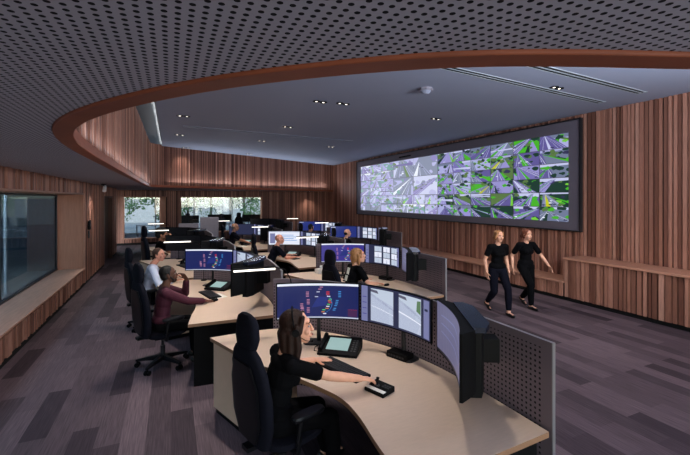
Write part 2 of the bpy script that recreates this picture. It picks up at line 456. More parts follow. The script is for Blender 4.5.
def slot(x0, x1, y0, slope, wd, label, fm='covepaint'):
    t = thing('ceiling_slot_vent', label, 'vent', (x0, y0, ZU), math.atan(slope), 'linear slots in the high ceiling'); L = (x1 - x0) / math.cos(math.atan(slope))
    mb = MB(); mb.box(0, L, -wd / 2 - .012, -wd / 2, -.010, .0); mb.box(0, L, wd / 2, wd / 2 + .012, -.010, .0); mb.box(0, L, -.012, .012, -.010, 0)
    mb.box(-.02, 0, -wd / 2 - .02, wd / 2 + .02, -.012, 0); mb.box(L, L + .02, -wd / 2 - .02, wd / 2 + .02, -.012, 0); mb.build('slot_frame', M[fm], t)
    MB().box(0, L, -wd / 2, wd / 2, -.005, -.001).build('slot_void', M['black'], t)
slot(.3, 5.4, 10.85, .115, .16, 'long double slot across the far left of the high ceiling', 'ceilpaint')
slot(2.95, 7.7, 4.4, .09, .13, 'ceiling slot running to above the screen corner, second from the front')
slot(3.3, 7.65, 3.78, .07, .13, 'frontmost ceiling slot at upper right, nearest the timber ring')

t = thing('ceiling_sensor', 'grey faceted box sensor mounted under the high ceiling', 'sensor', (3.98, 5.45, ZU), .3)
mb = MB(); mb.cyl((0, 0, 0), (0, 0, -.05), .12, .13, n=8); mb.build('housing', M['greyfabric'], t)
MB().cyl((0, 0, -.05), (0, 0, -.10), .10, .05, n=8).build('cover', M['ceilpaint'], t)

t = thing('surface_spotlight', 'small white spotlight hanging under the low soffit before the dark door', 'light', (-1.72, 12.6, ZL))
MB().cyl((0, 0, 0), (0, 0, -.03), .06, n=16).build('mounting_plate', M['darkmetal'], t)
MB().tube([(0, 0, -.03), (.02, 0, -.08)], .012).build('bracket', M['darkmetal'], t)
mb = MB(); mb.cyl((.02, .06, -.07), (.03, -.08, -.2), .045, .05, n=16); mb.build('lamp_head', M['white'], t, smooth=True)

t = thing('access_panel', 'dark wall intercom panel on the slatted wall beyond the window bay', 'intercom', (XL + .045, 11.95, 1.42))
MB().box(0, .05, -.09, .09, -.02, .22).build('upper_unit', M['black'], t, bevel=.005)
MB().box(0, .03, -.05, .05, -.24, -.05).build('card_reader', M['darkmetal'], t, bevel=.005)
MB().box(.05, .053, -.06, .06, .06, .18).build('display', M['blackgloss'], t)

def wallbench(name, label, y0, y1, zt, cat='bench'):
    t = thing(name, label, cat, (7.75, (y0 + y1) / 2, 0)); h = (y1 - y0) / 2
    MB().box(.06, XR - 7.75 - .045, -h, h, 0, .09).build('plinth', M['skirting'], t)
    mb = MB(); mb.box(.04, XR - 7.75 - .045, -h, h, .09, zt - .04, 5)
    slats(mb, [(.04, h), (.04, -h)], .09, zt - .045, -1, seed=int(zt * 100), w=(.04, .085), d=(.02, .045))
    if zt > .6: slats(mb, [(XR - 7.75 - .05, h), (.04, h)], .45, zt - .045, -1, seed=3)
    mb.build('slatted_front', SL + [M['backing']], t)
    MB().box(-.03, XR - 7.75 - .045, -h - .0, h, zt - .045, zt).build('seat_board', M['benchwood'], t, bevel=.008)
    return t
wallbench('low_bench', 'low slatted timber bench running along the wall below the video wall', 5.66, 20.9, .42)
wallbench('tall_bench', 'tall slatted timber bench at right beyond the end of the video wall', -2.6, 5.65, .94)

# video wall: frame and every camera picture on it
VX, VY0, VY1, VZ0, VZ1 = 8.3, 5.66, 16.92, 1.49, 3.98
t = thing('video_wall', 'long video wall of road camera pictures on the slatted right-hand wall', 'video wall', (VX, (VY0 + VY1) / 2, VZ0))
yc = (VY0 + VY1) / 2
SY0, SY1, SZ0, SZ1 = 5.93, 16.62, 1.665, 3.74
mb = MB()
for a in ((VY0, SY0, VZ0, VZ1), (SY1, VY1, VZ0, VZ1), (SY0, SY1, VZ0, SZ0), (SY0, SY1, SZ1, VZ1)): mb.box(0, XR - VX + .02, a[0] - yc, a[1] - yc, a[2] - VZ0, a[3] - VZ0)
mb.box(.06, XR - VX + .02, SY0 - yc, SY1 - yc, SZ0 - VZ0, SZ1 - VZ0)
mb.build('surround', M['screenframe'], t)
mb = MB()
for a in ((VY0 - .03, VY1 + .03, VZ0 - .03, VZ0), (VY0 - .03, VY1 + .03, VZ1, VZ1 + .03), (VY0 - .03, VY0, VZ0, VZ1), (VY1, VY1 + .03, VZ0, VZ1)): mb.box(-.03, .06, a[0] - yc, a[1] - yc, a[2] - VZ0, a[3] - VZ0)
mb.build('outer_edge', M['darkmetal'], t)
MB().box(-.02, 0, 12.3 - yc, 13.1 - yc, 3.83 - VZ0, 3.88 - VZ0).build('vent_grille', M['black'], t)

def clip(poly, x0=0, x1=1, y0=0, y1=1):
    for ax, lim, sg in ((0, x0, 1), (0, x1, -1), (1, y0, 1), (1, y1, -1)):
        out = []
        for i, p in enumerate(poly):
            q = poly[(i + 1) % len(poly)]; dp = (p[ax] - lim) * sg; dq = (q[ax] - lim) * sg
            if dp >= 0: out.append(p)
            if dp * dq < 0:
                k = dp / (dp - dq); out.append((p[0] + (q[0] - p[0]) * k, p[1] + (q[1] - p[1]) * k))
        poly = out
        if len(poly) < 3: return []
    return poly
PAL = dict(green=(72, 176, 40), lime=(118, 200, 62), olive=(88, 118, 66), dark=(28, 58, 48), road=(120, 112, 178), road2=(96, 88, 150), road3=(150, 145, 205), pale=(196, 200, 236), white=(232, 238, 250),
           yellow=(196, 200, 34), grey=(112, 122, 150), teal=(96, 150, 140), shade=(52, 52, 84), lav=(170, 172, 220))
PK = list(PAL)
def feed_polys(r, style):
    P = []
    vx, vy = r.uniform(-.1, 1.1), r.uniform(.72, 1.1)
    wash = style == 'wash'
    base = r.choice(['lav', 'pale', 'road3', 'teal', 'grey', 'lav']) if wash else r.choice(['olive', 'dark', 'dark', 'grey', 'green', 'road2', 'road3', 'lav'])
    P.append((base, [(0, 0), (1, 0), (1, 1), (0, 1)]))
    sky = r.uniform(.74, .92)
    for k in range(r.randint(1, 3)):
        q = r.uniform(-1.2, 1.8); ww = r.uniform(.15, .6); P.append((r.choice(['teal', 'lav', 'pale', 'grey', 'lime'] if wash else ['green', 'green', 'dark', 'dark', 'road3', 'olive', 'road2']), [(q, -.02), (q + ww, -.02), (vx + .01, vy), (vx - .01, vy)]))
    def blobs(n, y0, y1, cols):
        for k in range(n):
            cx, cy, rr = r.uniform(-.05, 1.05), r.uniform(y0, y1), r.uniform(.05, .16)
            P.append((r.choice(cols), [(cx + rr * r.uniform(.6, 1.2) * math.cos(a * PI / 5), cy + rr * r.uniform(.6, 1.4) * math.sin(a * PI / 5)) for a in range(10)]))
    blobs(r.randint(3, 6), .0, .7, ['teal', 'grey', 'lav', 'pale'] if wash else ['green', 'dark', 'olive', 'lime', 'dark'])
    if r.random() < .7: P.append((r.choice(['pale', 'white', 'lav', 'grey']), [(0, sky), (1, sky + r.uniform(-.1, .1)), (1, 1), (0, 1)]))
    blobs(r.randint(4, 9), sky - .2, sky + .1, ['teal', 'grey', 'olive', 'lav', 'road'] if wash else ['dark', 'dark', 'olive', 'green', 'shade'])
    b0 = r.uniform(-.9, .25); b1 = b0 + r.uniform(.7, 1.7); tw = r.uniform(.02, .12)
    rc = r.choice(['road3', 'lav', 'road', 'road', 'grey']) if wash else r.choice(['road', 'road', 'road2', 'road3', 'grey'])
    P.append((rc, [(b0, -.02), (b1, -.02), (vx + tw, vy), (vx - tw, vy)]))
    k = r.uniform(.3, .65); mcol = r.choice(['lime', 'yellow', 'green', 'pale', 'green', 'dark']) if not wash else r.choice(['pale', 'white', 'olive', 'lime', 'teal'])
    mm = b0 + (b1 - b0) * k; mw = r.uniform(.03, .13); P.append((mcol, [(mm - mw, -.02), (mm + mw, -.02), (vx + .006, vy), (vx - .006, vy)]))
    for f in (.05, r.uniform(.15, .3), r.uniform(.66, .74), .86, .96):
        q = b0 + (b1 - b0) * f; lw = r.uniform(.006, .018); P.append((r.choice(['white', 'pale', 'lav']), [(q - lw, -.02), (q + lw, -.02), (vx + .002, vy), (vx - .002, vy)]))
    if r.random() < .2:
        h = r.uniform(.3, .75); P.append((r.choice(['shade', 'grey', 'road2', 'pale']), [(0, h), (1, h + r.uniform(-.2, .2)), (1, h + .1), (0, h + .07)]))
    for k in range(r.randint(1, 5)):
        f, h = r.uniform(.1, .9), r.uniform(.05, .6); x = (b0 + (b1 - b0) * f) * (1 - h / vy) + vx * h / vy; y = h; s_ = .06 * (1.05 - h)
        P.append((r.choice(['white', 'shade', 'shade', 'pale']), [(x - s_, y), (x + s_, y), (x + s_, y + s_ * 1.4), (x - s_, y + s_ * 1.4)]))
    if r.random() < .5: blobs(r.randint(1, 3), .1, .9, ['teal', 'olive'] if wash else ['dark', 'green', 'olive'])
    return P
FM = [emi(PAL[k], 1.0) for k in PK]
FW = [emi(tuple(min(255, int(c * .80 + 48)) for c in PAL[k]), 1.08) for k in PK]  # paler copies: view-angle washout of the far pictures put into the colours
def feed(ya, yb, za, zb, seed, style):
    r = random.Random(seed); mb = MB(); g = .012
    ya -= g; yb += g; za += g * .6; zb -= g * .6         # ya is the left edge as seen (larger Y)
    for li, (c, poly) in enumerate(feed_polys(r, style)):
        p = clip(poly)
        if not p: continue
        ar = sum(p[i][0] * p[(i + 1) % len(p)][1] - p[(i + 1) % len(p)][0] * p[i][1] for i in range(len(p)))
        if ar < 0: p = p[::-1]
        x = .055 - .0009 * li
        vs = [(x, ya + (yb - ya) * s - yc, za + (zb - za) * q - VZ0) for s, q in p]
        tri = tessellate_polygon([[V((s, q, 0)) for s, q in p]]); mb.add(vs, [tuple(f) for f in tri], PK.index(c))
    mb.build('camera_feed', FW if style == 'wash' else FM, t)
hh = (SZ1 - SZ0) / 6; sd = 1250
ycut1, ycut2 = 10.75, 13.65
for cI in range(6):
    for rI in range(6):
        w = (ycut1 - SY0) / 6; sd += 1
        feed(ycut1 - cI * w, ycut1 - (cI + 1) * w, SZ1 - (rI + 1) * hh, SZ1 - rI * hh, sd, 'vivid')
for cI in range(2):
    w = (ycut2 - ycut1) / 2
    for a, b in ((0, 2), (2, 4)):
        sd += 1; feed(ycut2 - cI * w, ycut2 - (cI + 1) * w, SZ1 - b * hh, SZ1 - a * hh, sd, 'wash')
    for rI in (4, 5):
        for k in range(2):
            sd += 1; feed(ycut2 - cI * w - k * w / 2, ycut2 - cI * w - (k + 1) * w / 2, SZ1 - (rI + 1) * hh, SZ1 - rI * hh, sd, 'wash')
for cI in range(3):
    w = (SY1 - ycut2) / 3
    for rI in range(6):
        sd += 1; feed(SY1 - cI * w, SY1 - (cI + 1) * w, SZ1 - (rI + 1) * hh, SZ1 - rI * hh, sd, 'wash')

# ------------------------------------------------------------------ workstations (local frame: world of the foreground desk minus ORG)
ORG = V((1.3, 2.9, 0))
DT = .76
def loc2(p): return (p[0] - ORG.x, p[1] - ORG.y)
back = spline([(.37, 4.22), (.75, 4.24), (1.10, 4.20), (1.42, 4.0), (1.72, 3.64), (1.96, 3.18), (2.08, 2.75), (2.12, 2.3), (2.13, 1.65)], 5)
front = spline([(1.08, 1.60), (1.10, 1.95), (1.135, 2.3), (1.12, 2.55), (1.03, 2.78), (.93, 2.98), (.82, 3.18), (.70, 3.34)], 5)
desk_poly = [loc2(p) for p in back + front]
def make_desk(label):
    t = thing('operator_desk', label, 'desk', ORG, 0, 'curved operator desks')
    MB().prism(desk_poly, DT - .035, DT, 0, 1).build('desk_top', [M['desktop'], M['deskedge']], t)
    # light wood end panel and pedestal under the left end
    a, b = V((.40, 4.18)), V((.70, 3.38)); d = (b - a).normalized(); n = V((-d.y, d.x))
    P4 = [loc2(q) for q in (a, b, b + n * .42, a + n * .42)]
    MB().prism(P4, .06, DT - .035).build('pedestal', M['deskside'], t, bevel=.004)
    P5 = [loc2(q) for q in (a + n * .02 + d * .02, b + n * .02 - d * .02, b + n * .40 - d * .02, a + n * .40 + d * .02)]
    MB().prism(P5, 0, .06).build('plinth', M['black'], t)
    # dark end leg under the right-hand end, cable tray below the back edge
    MB().box(1.14 - ORG.x, 2.06 - ORG.x, 1.68 - ORG.y, 1.72 - ORG.y, 0, DT - .035).build('end_leg', M['black'], t)
    bk = [loc2(p) for p in back[8:]]; bo = [loc2(p) for p in offset_free(back[8:], -.12)]
    MB().prism(bk[:-2] + bo[:-2][::-1], .42, DT - .04).build('cable_tray', M['black'], t)
    # perforated privacy screen along the back edge
    pp = [loc2(p) for p in offset_free(back[9:], .025)]; q = [loc2(p) for p in offset_free(back[9:], .05)]
    mb = MB(); uv = []; s = 0; vs = []; k = 0; z0, z1 = .12, 1.305
    ss = [0]
    for i in range(1, len(pp)): ss.append(ss[-1] + (V(pp[i]) - V(pp[i - 1])).length)
    for w_, o_ in ((pp, 0), (q, 1)):
        for i, p in enumerate(w_):
            for z in (z0, z1): vs.append((*p, z)); uv.append((ss[-1] - ss[i], z1 - z))
    n2 = len(pp) * 2; fs = []
    for i in range(len(pp) - 1):
        a0 = i * 2; fs += [(a0, a0 + 1, a0 + 3, a0 + 2), (n2 + a0, n2 + a0 + 2, n2 + a0 + 3, n2 + a0 + 1)]
    mb.add(vs, fs, 0)
    scr = mb.build('privacy_screen', [M['perfmetal']], t, smooth=True, uvs=uv)
    mb = MB()
    for i in range(len(pp) - 1):
        a0, a1, b0, b1 = pp[i], pp[i + 1], q[i], q[i + 1]
        for z in (z0, z1): mb.add([(*a0, z), (*a1, z), (*b1, z), (*b0, z)], [(0, 1, 2, 3)])
    e0, e1 = pp[-1], q[-1]; mb.box(min(e0[0], e1[0]), max(e0[0], e1[0]), e0[1] - .006, e0[1], z0, z1)
    mb.build('edge_trim', M['greymetal'], scr)
    MB().box(2.14 - ORG.x, 2.19 - ORG.x, 1.70 - ORG.y, 1.78 - ORG.y, 0, .2).build('screen_foot', M['darkmetal'], t)
    MB().box(1.70 - ORG.x, 1.78 - ORG.x, 3.66 - ORG.y, 3.74 - ORG.y, 0, .2).build('screen_foot', M['darkmetal'], t)
    return t
def offset_free(path, d):
    out = []
    for i, p in enumerate(path):
        a, b = V(path[max(i - 1, 0)]), V(path[min(i + 1, len(path) - 1)]); tt = (b - a).normalized(); n = V((-tt.y, tt.x))
        out.append((p[0] + n.x * d, p[1] + n.y * d))
    return out

MW, MH, MR = .82, .36, 1.5
MAPK = .64
def cpos(a, h, off=0.):
    ph = a / MR; rr = MR + off; return (rr * math.sin(ph), -MR + rr * math.cos(ph), h)
SCOL = dict(off=(4, 4, 6), navy=(24, 34, 92), navy2=(34, 48, 122), white=(236, 240, 255), bar=(196, 202, 224), pink=(190, 130, 160), red=(196, 50, 60), green=(90, 200, 110), cyan=(70, 150, 220), orange=(214, 130, 60), plum=(70, 36, 80),
            lav=(120, 124, 168), slate=(44, 48, 76), sky=(196, 208, 226), road=(150, 158, 188), road2=(176, 184, 210), tree=(96, 128, 96), grey=(92, 92, 112), lav2=(104, 102, 132), dark=(26, 26, 36), viol=(58, 50, 140))
SK = list(SCOL); SM = [emi(SCOL[k], .95) for k in SK]
def rect(c, x0, x1, y0, y1): return (c, [(x0, y0), (x1, y0), (x1, y1), (x0, y1)])
def map_content(seed, base='navy'):
    P = [rect(base, 0, 1, 0, 1), ('navy2', [(.42, .3), (.6, .36), (.62, .6), (.5, .62)]), rect('white', 0, 1, .935, 1), rect('bar', 0, 1, 0, .035)]
    for x, y in ((.35, .74), (.36, .52), (.28, .40), (.36, .28), (.29, .30)):
        for k in range(4): P.append(rect('pink', x, x + .036, y - .042 * k, y - .042 * k + .02))
    for x, y, c in ((.52, .88, 'pink'), (.5, .82, 'pink'), (.48, .74, 'bar'), (.46, .6, 'bar'), (.6, .74, 'red'), (.6, .70, 'red'), (.6, .66, 'red'), (.61, .61, 'white'), (.63, .53, 'green'), (.62, .48, 'orange'), (.63, .43, 'red'), (.61, .38, 'green'), (.6, .32, 'white'), (.59, .26, 'orange'), (.55, .22, 'green'), (.54, .16, 'orange'), (.56, .11, 'white')):
        P.append(rect(c, x, x + .04, y, y + .026))
    for x, y in ((.75, .76), (.75, .71), (.75, .66), (.75, .61), (.72, .5), (.715, .45), (.71, .4), (.70, .35), (.69, .27), (.68, .22)): P.append(rect('cyan', x, x + .034, y, y + .022)); P.append(rect('green', x, x + .012, y + .005, y + .017))
    for a in range(14):
        t0, t1 = -1.2 + a * .16, -1.2 + (a + 1) * .16
        P.append(('cyan', [(.52 + .15 * math.cos(t0), .42 + .3 * math.sin(t0)), (.525 + .15 * math.cos(t0), .42 + .3 * math.sin(t0)), (.525 + .15 * math.cos(t1), .42 + .3 * math.sin(t1)), (.52 + .15 * math.cos(t1), .42 + .3 * math.sin(t1))]))
    P += [rect('plum', .87, .985, .06, .26), rect('red', .87, .985, .255, .262), rect('red', .87, .873, .06, .26)]
    return P
def idle_content(c):
    return [rect(c, 0, 1, 0, 1), rect('slate', 0, 1, 0, .06), rect('bar', .02, .2, .9, .96)]
def dark_content(): return [rect('off', 0, 1, 0, 1), rect('dark', .01, .99, .01, .03)]
def camera_content(kind):
    P = [rect('slate', 0, 1, 0, 1), rect('lav', .0, .085, .0, 1)]
    if kind == 'pair':
        for x0, x1 in ((.13, .45), (.53, .86)):
            P += [rect('sky', x0, x1, .05, .95), ('road2', [(x0, .05), (x1, .05), (x1, .55), (x0, .78)]), ('road', [(x0, .75), (x1, .42), (x1, .48), (x0, .82)]), ('white', [(x0, .46), (x1, .3), (x1, .33), (x0, .5)]),
                  ('bar', [(x1 - .06, .05), (x1 - .03, .05), (x1 - .01, .3)]), ('tree', [(x1 - .07, .62), (x1 - .005, .55), (x1 - .005, .9), (x1 - .06, .88)]), ('grey', [(x0, .86), (x0 + .12, .82), (x0 + .1, .9), (x0, .93)])]
    else:
        for i in range(3):
            for j in range(3):
                x0, y0 = .24 + i * .25, .06 + j * .3; P += [rect('white' if (i + j) % 2 else 'sky', x0, x0 + .2, y0, y0 + .27), ('road2', [(x0, y0), (x0 + .14, y0), (x0 + .12, y0 + .2), (x0 + .06, y0 + .2)])]
    P += [rect('lav', .9, .985, .03, .97)]
    for k in range(4): P.append(rect('viol', .015, .07, .2 + k * .16, .22 + k * .16)); P.append(rect('slate', .915, .965, .4 + k * .1, .46 + k * .1))
    return P
def side_content():
    P = [rect('lav2', 0, 1, 0, 1), rect('dark', 0, 1, 0, .05)]
    for k in range(3): P.append(('lav', [(.1, .75 - .16 * k), (.5, .78 - .2 * k), (.9, .62 - .22 * k), (.9, .64 - .22 * k), (.5, .81 - .2 * k), (.1, .77 - .16 * k)]))
    return P
def doc_content():
    P = [rect('white', 0, 1, 0, 1), rect('bar', 0, 1, .93, 1)]
    for k in range(4): P.append(rect('cyan', .35, .9 - .1 * (k % 2), .3 + .13 * k, .34 + .13 * k))
    P.append(rect('lav', .04, .2, .1, .85))
    return P
def make_monitor(label, content, thick=.05, name='curved_monitor', h0=1.02, MH=.36):
    stand = thick < .1
    t = thing(name, label, 'monitor', (0, 0, DT), 0, 'curved operator monitors'); z0 = h0 - DT; N = 14
    mb = MB(); rs = []
    for i in range(N + 1):
        a = -MW / 2 + MW * i / N; e = 1 - (abs(a) / (MW / 2)) ** 3; b = .018 + (thick - .018) * e
        rs.append([cpos(a, z0, .0), cpos(a, z0 + MH, .0), cpos(a, z0 + MH - .012 * e, b), cpos(a, z0 + .02 * e, b)])
    mb.rings(rs); case = mb.build('case', M['black'], t, smooth=True)
    mb = MB(); bz = .011
    for li, (c, poly) in enumerate(content):
        p0 = [(max(0, min(1, x)), max(0, min(1, y))) for x, y in poly]
        xs = [p[0] for p in p0]; nn = max(1, int((max(xs) - min(xs)) / .07)); off = -.0008 - .00035 * (0 if li == 0 else 1 + min(3, li // 12))
        for k in range(nn):
            xa = min(xs) + (max(xs) - min(xs)) * k / nn; xb = min(xs) + (max(xs) - min(xs)) * (k + 1) / nn
            p = clip(p0, xa, xb)
            if len(p) < 3: continue
            vs = [cpos(-MW / 2 + bz + (MW - 2 * bz) * x, z0 + bz + (MH - 2 * bz) * y, off) for x, y in p]
            mb.add(vs, [tuple(range(len(p)))], SK.index(c))
    mb.build('screen', SM, t)
    if thick > .1:
        mb = MB(); mb.prism([(-.3, .05), (.3, .05), (.3, thick), (.2, thick + .05), (-.2, thick + .05), (-.3, thick)], z0 + MH - .03, z0 + MH + .004); mb.build('top_cover', M['blackgloss'], t, bevel=.006)
        mb = MB(); mb.prism([(-.28, .04), (.28, .04), (.28, thick - .02), (.18, thick + .02), (-.18, thick + .02), (-.28, thick - .02)], z0 - .03, z0 + MH - .03); mb.build('rear_housing', M['black'], t, bevel=.01)
        mb = MB(); mb.box(-.06, .06, thick, thick + .16, z0 + .10, z0 + .26); mb.build('wall_bracket', M['black'], t, bevel=.005)
    if stand:
        s_ = MB(); s_.cyl((0, thick + .04, .012), (0, thick + .03, z0 + .16), .021, .019); s_.obox((0, thick + .012, z0 + .17), (.1, .06, .1)); s_.build('stand', M['darkmetal'], t)
        MB().loft([((0, thick + .02, .0), (.15, 0, 0), (0, .09, 0)), ((0, thick + .02, .010), (.15, 0, 0), (0, .09, 0)), ((0, thick + .02, .014), (.14, 0, 0), (0, .08, 0))], e=4).build('base', M['darkmetal'], t)
    return t
def make_lamp(label):
    t = thing('task_lamp', label, 'lamp', (0, 0, DT), 0, 'slim bar task lamps')
    MB().cyl((.42, .10, 0), (.42, .10, .015), .05).build('base', M['black'], t)
    MB().tube([(.42, .10, .015), (.42, .10, .42), (.40, .09, .56), (.33, .06, .68), (.2, .02, .721), (0, .01, .725)], .006).build('arm', M['black'], t)
    MB().box(-.215, .215, -.015, .04, .714, .727).build('lamp_head', M['black'], t, bevel=.003)
    MB().box(-.21, .21, -.018, .03, .697, .714).build('light_strip', M['led'], t)
    return t
def make_keyboard(label):
    t = thing('keyboard', label, 'keyboard', (0, 0, DT), 0, 'keyboards')
    MB().prism([(-.255, -.088), (.255, -.088), (.25, .088), (-.25, .088)], 0, .016).build('case', M['black'], t, bevel=.004)
    mb = MB()
    for j in range(5):
        for i in range(17):
            if j == 0 and 3 < i < 8: continue
            x = -.238 + i * .0282; y = -.064 + j * .028; mb.box(x, x + .0235, y, y + .0225, .016, .022)
    mb.box(-.125, -.017, -.064, -.0415, .016, .022)
    mb.build('keys', M['keys'], t); return t
def make_console(label, glow=(160, 192, 190)):
    t = thing('touch_phone_console', label, 'phone', (0, 0, DT), 0, 'touch phone consoles')
    q = [(-.19, -.14), (.19, -.14), (.19, .13), (-.19, .13)]
    vs = [(x, y, 0) for x, y in q] + [(x, y, .025 + (.075 if y > 0 else 0)) for x, y in q]
    MB().add(vs, [(3, 2, 1, 0), (4, 5, 6, 7), (0, 1, 5, 4), (1, 2, 6, 5), (2, 3, 7, 6), (3, 0, 4, 7)]).build('case', M['black'], t, bevel=.008)
    def pt(x, y, d=.002): return (x, y, .025 + .075 * (y + .14) / .27 + d)
    MB().add([pt(-.12, -.085), pt(.09, -.085), pt(.09, .09), pt(-.12, .09)], [(0, 1, 2, 3)]).build('touch_screen', emi(glow, .9), t)
    mb = MB()
    for k in range(6): y = -.09 + .03 * k; mb.add([pt(.115, y), pt(.135, y), pt(.135, y + .018), pt(.115, y + .018)], [(0, 1, 2, 3)]); mb.add([pt(.145, y), pt(.165, y), pt(.165, y + .018), pt(.145, y + .018)], [(0, 1, 2, 3)])
    mb.build('buttons', M['keys'], t)
    h = MB(); h.tube([(-.165, -.12, .05), (-.165, -.06, .075), (-.165, .05, .10), (-.165, .11, .11)], [.02, .016, .016, .021], 10); h.build('handset', M['black'], t, smooth=True)
    MB().tube([(-.19, -.1, .02), (-.24, -.06, .006), (-.26, .03, .005), (-.2, .12, .02)], .004, 6).build('cord', M['black'], t)
    return t
def make_mouse(label):
    t = thing('computer_mouse', label, 'mouse', (0, 0, DT), 0)
    MB().ell((0, 0, .012), (.032, .055, .024)).build('shell', M['black'], t, smooth=True)
    MB().cyl((-.004, .03, .030), (.004, .03, .030), .008).build('wheel', M['keys'], t); return t
def make_joystick(label):
    t = thing('joystick_controller', label, 'joystick', (0, 0, DT), 0)
    q = [(-.09, -.07), (.09, -.07), (.09, .07), (-.09, .07)]
    vs = [(x, y, 0) for x, y in q] + [(x, y, .026 + (.016 if y > 0 else 0)) for x, y in q]
    MB().add(vs, [(3, 2, 1, 0), (4, 5, 6, 7), (0, 1, 5, 4), (1, 2, 6, 5), (2, 3, 7, 6), (3, 0, 4, 7)]).build('case', M['black'], t, bevel=.004)
    MB().cyl((-.02, .0, .034), (-.02, 0, .042), .02, .016).build('collar', M['keys'], t)
    MB().tube([(-.02, 0, .042), (-.02, 0, .07), (-.018, .004, .095)], [.007, .008, .013], 10).build('stick', M['black'], t, smooth=True)
    MB().box(-.085, .085, -.064, -.03, .029, .0325).build('label_strip', M['paper'], t)
    mb = MB()
    for i in range(3):
        for j in range(2): mb.box(.02 + i * .022, .036 + i * .022, .0 + j * .024, .016 + j * .024, .034, .042)
    mb.build('buttons', M['keys'], t)
    return t
def make_hub(label):
    t = thing('docking_box', label, 'box', (0, 0, DT), 0)
    MB().box(-.11, .11, -.06, .06, .0, .055).build('case', M['black'], t, bevel=.006)
    mb = MB()
    for k in range(6): mb.box(-.09 + k * .03, -.07 + k * .03, -.063, -.06, .02, .036)
    mb.build('sockets', M['keys'], t); return t

# ------------------------------------------------------------------ high-backed chair (faces local +Y)
def make_chair(label):
    t = thing('operator_chair', label, 'chair', (0, 0, 0), 0, 'high-backed operator chairs')
    for k in range(5):
        a = 2 * PI * k / 5 + .3; d = V((math.cos(a), math.sin(a), 0)); p = V((-d.y, d.x, 0))
        mb = MB(); mb.rings([[d * r + p * w + V((0, 0, z)) for w, z in ((-w_, z0), (w_, z0), (w_, z1), (-w_, z1))] for r, w_, z0, z1 in ((.03, .03, .085, .15), (.2, .024, .082, .125), (.33, .018, .075, .10))])
        leg = mb.build('base_leg', M['chairplastic'], t, bevel=.005)
        mb = MB(); c = d * .31; mb.cyl(c + p * .012 + V((0, 0, .03)), c + p * .034 + V((0, 0, .03)), .03); mb.cyl(c - p * .034 + V((0, 0, .03)), c - p * .012 + V((0, 0, .03)), .03); mb.cyl(c + V((0, 0, .05)), c + V((0, 0, .08)), .01)
        mb.build('caster', M['black'], leg)
    mb = MB(); mb.cyl((0, 0, .08), (0, 0, .27), .03); mb.cyl((0, 0, .27), (0, 0, .40), .018); mb.build('gas_column', M['darkmetal'], t)
    MB().box(-.13, .13, -.14, .12, .385, .425).build('mechanism', M['chairplastic'], t, bevel=.008)
    MB().loft([((0, .01, .42), (.23, 0, 0), (0, .22, 0)), ((0, .02, .44), (.255, 0, 0), (0, .25, 0)), ((0, .02, .475), (.25, 0, 0), (0, .245, 0)), ((0, .02, .492), (.2, 0, 0), (0, .2, 0))], 28, 3.2).build('seat', M['fabric'], t, smooth=True)
    mb = MB(); rs = []
    for z, y, hw, th in ((.44, -.235, .14, .03), (.48, -.245, .205, .045), (.62, -.25, .245, .05), (.82, -.262, .25, .05), (1.0, -.285, .225, .046), (1.10, -.302, .17, .042), (1.15, -.312, .12, .034)):
        rs.append(((0, y, z), (hw, 0, 0), (0, th, 0)))
    mb.loft(rs, 28, 3)
    mb.build('backrest', M['fabric'], t, smooth=True)
    MB().loft([((0, y, z), (hw, 0, 0), (0, .012, 0)) for z, y, hw in ((.50, -.297, .12), (.65, -.307, .19), (.9, -.325, .19), (1.05, -.343, .12))], 20, 3).build('back_shell', M['chairplastic'], t, smooth=True)
    MB().loft([((0, y, z), (hw, 0, 0), (0, th, 0)) for z, y, hw, th in ((1.11, -.305, .07, .02), (1.15, -.302, .115, .04), (1.22, -.298, .137, .05), (1.31, -.298, .13, .046), (1.36, -.302, .105, .036), (1.385, -.306, .06, .02))], 24, 2.6).build('headrest', M['fabric'], t, smooth=True)
    for s in (-1, 1):
        arm = MB().tube([(s * .17, -.06, .41), (s * .285, -.06, .42), (s * .295, -.06, .5), (s * .295, -.05, .655)], [.02, .02, .019, .022], 10).build('armrest', M['chairplastic'], t, smooth=True)
        MB().loft([((s * .295, .02, .655), (.04, 0, 0), (0, .13, 0)), ((s * .295, .02, .675), (.047, 0, 0), (0, .14, 0)), ((s * .295, .02, .69), (.042, 0, 0), (0, .13, 0))], 20, 3.2).build('arm_pad', M['chairplastic'], arm, smooth=True)
    MB().obox((0, -.24, .43), (.09, .16, .03)).build('back_bracket', M['chairplastic'], t)
    return t
# ------------------------------------------------------------------ people (faces local +Y, right hand towards +X)
def ik(a, b, l1, l2, pole):
    a, b = V(a), V(b); d = b - a; L = d.length
    if L > (l1 + l2) * .995: b = a + d * ((l1 + l2) * .995 / L); d = b - a; L = d.length
    x = (l1 * l1 - l2 * l2 + L * L) / (2 * L); h = math.sqrt(max(0, l1 * l1 - x * x)); dn = d / L
    p = V(pole); p = (p - dn * p.dot(dn)).normalized()
    return a + dn * x + p * h, b

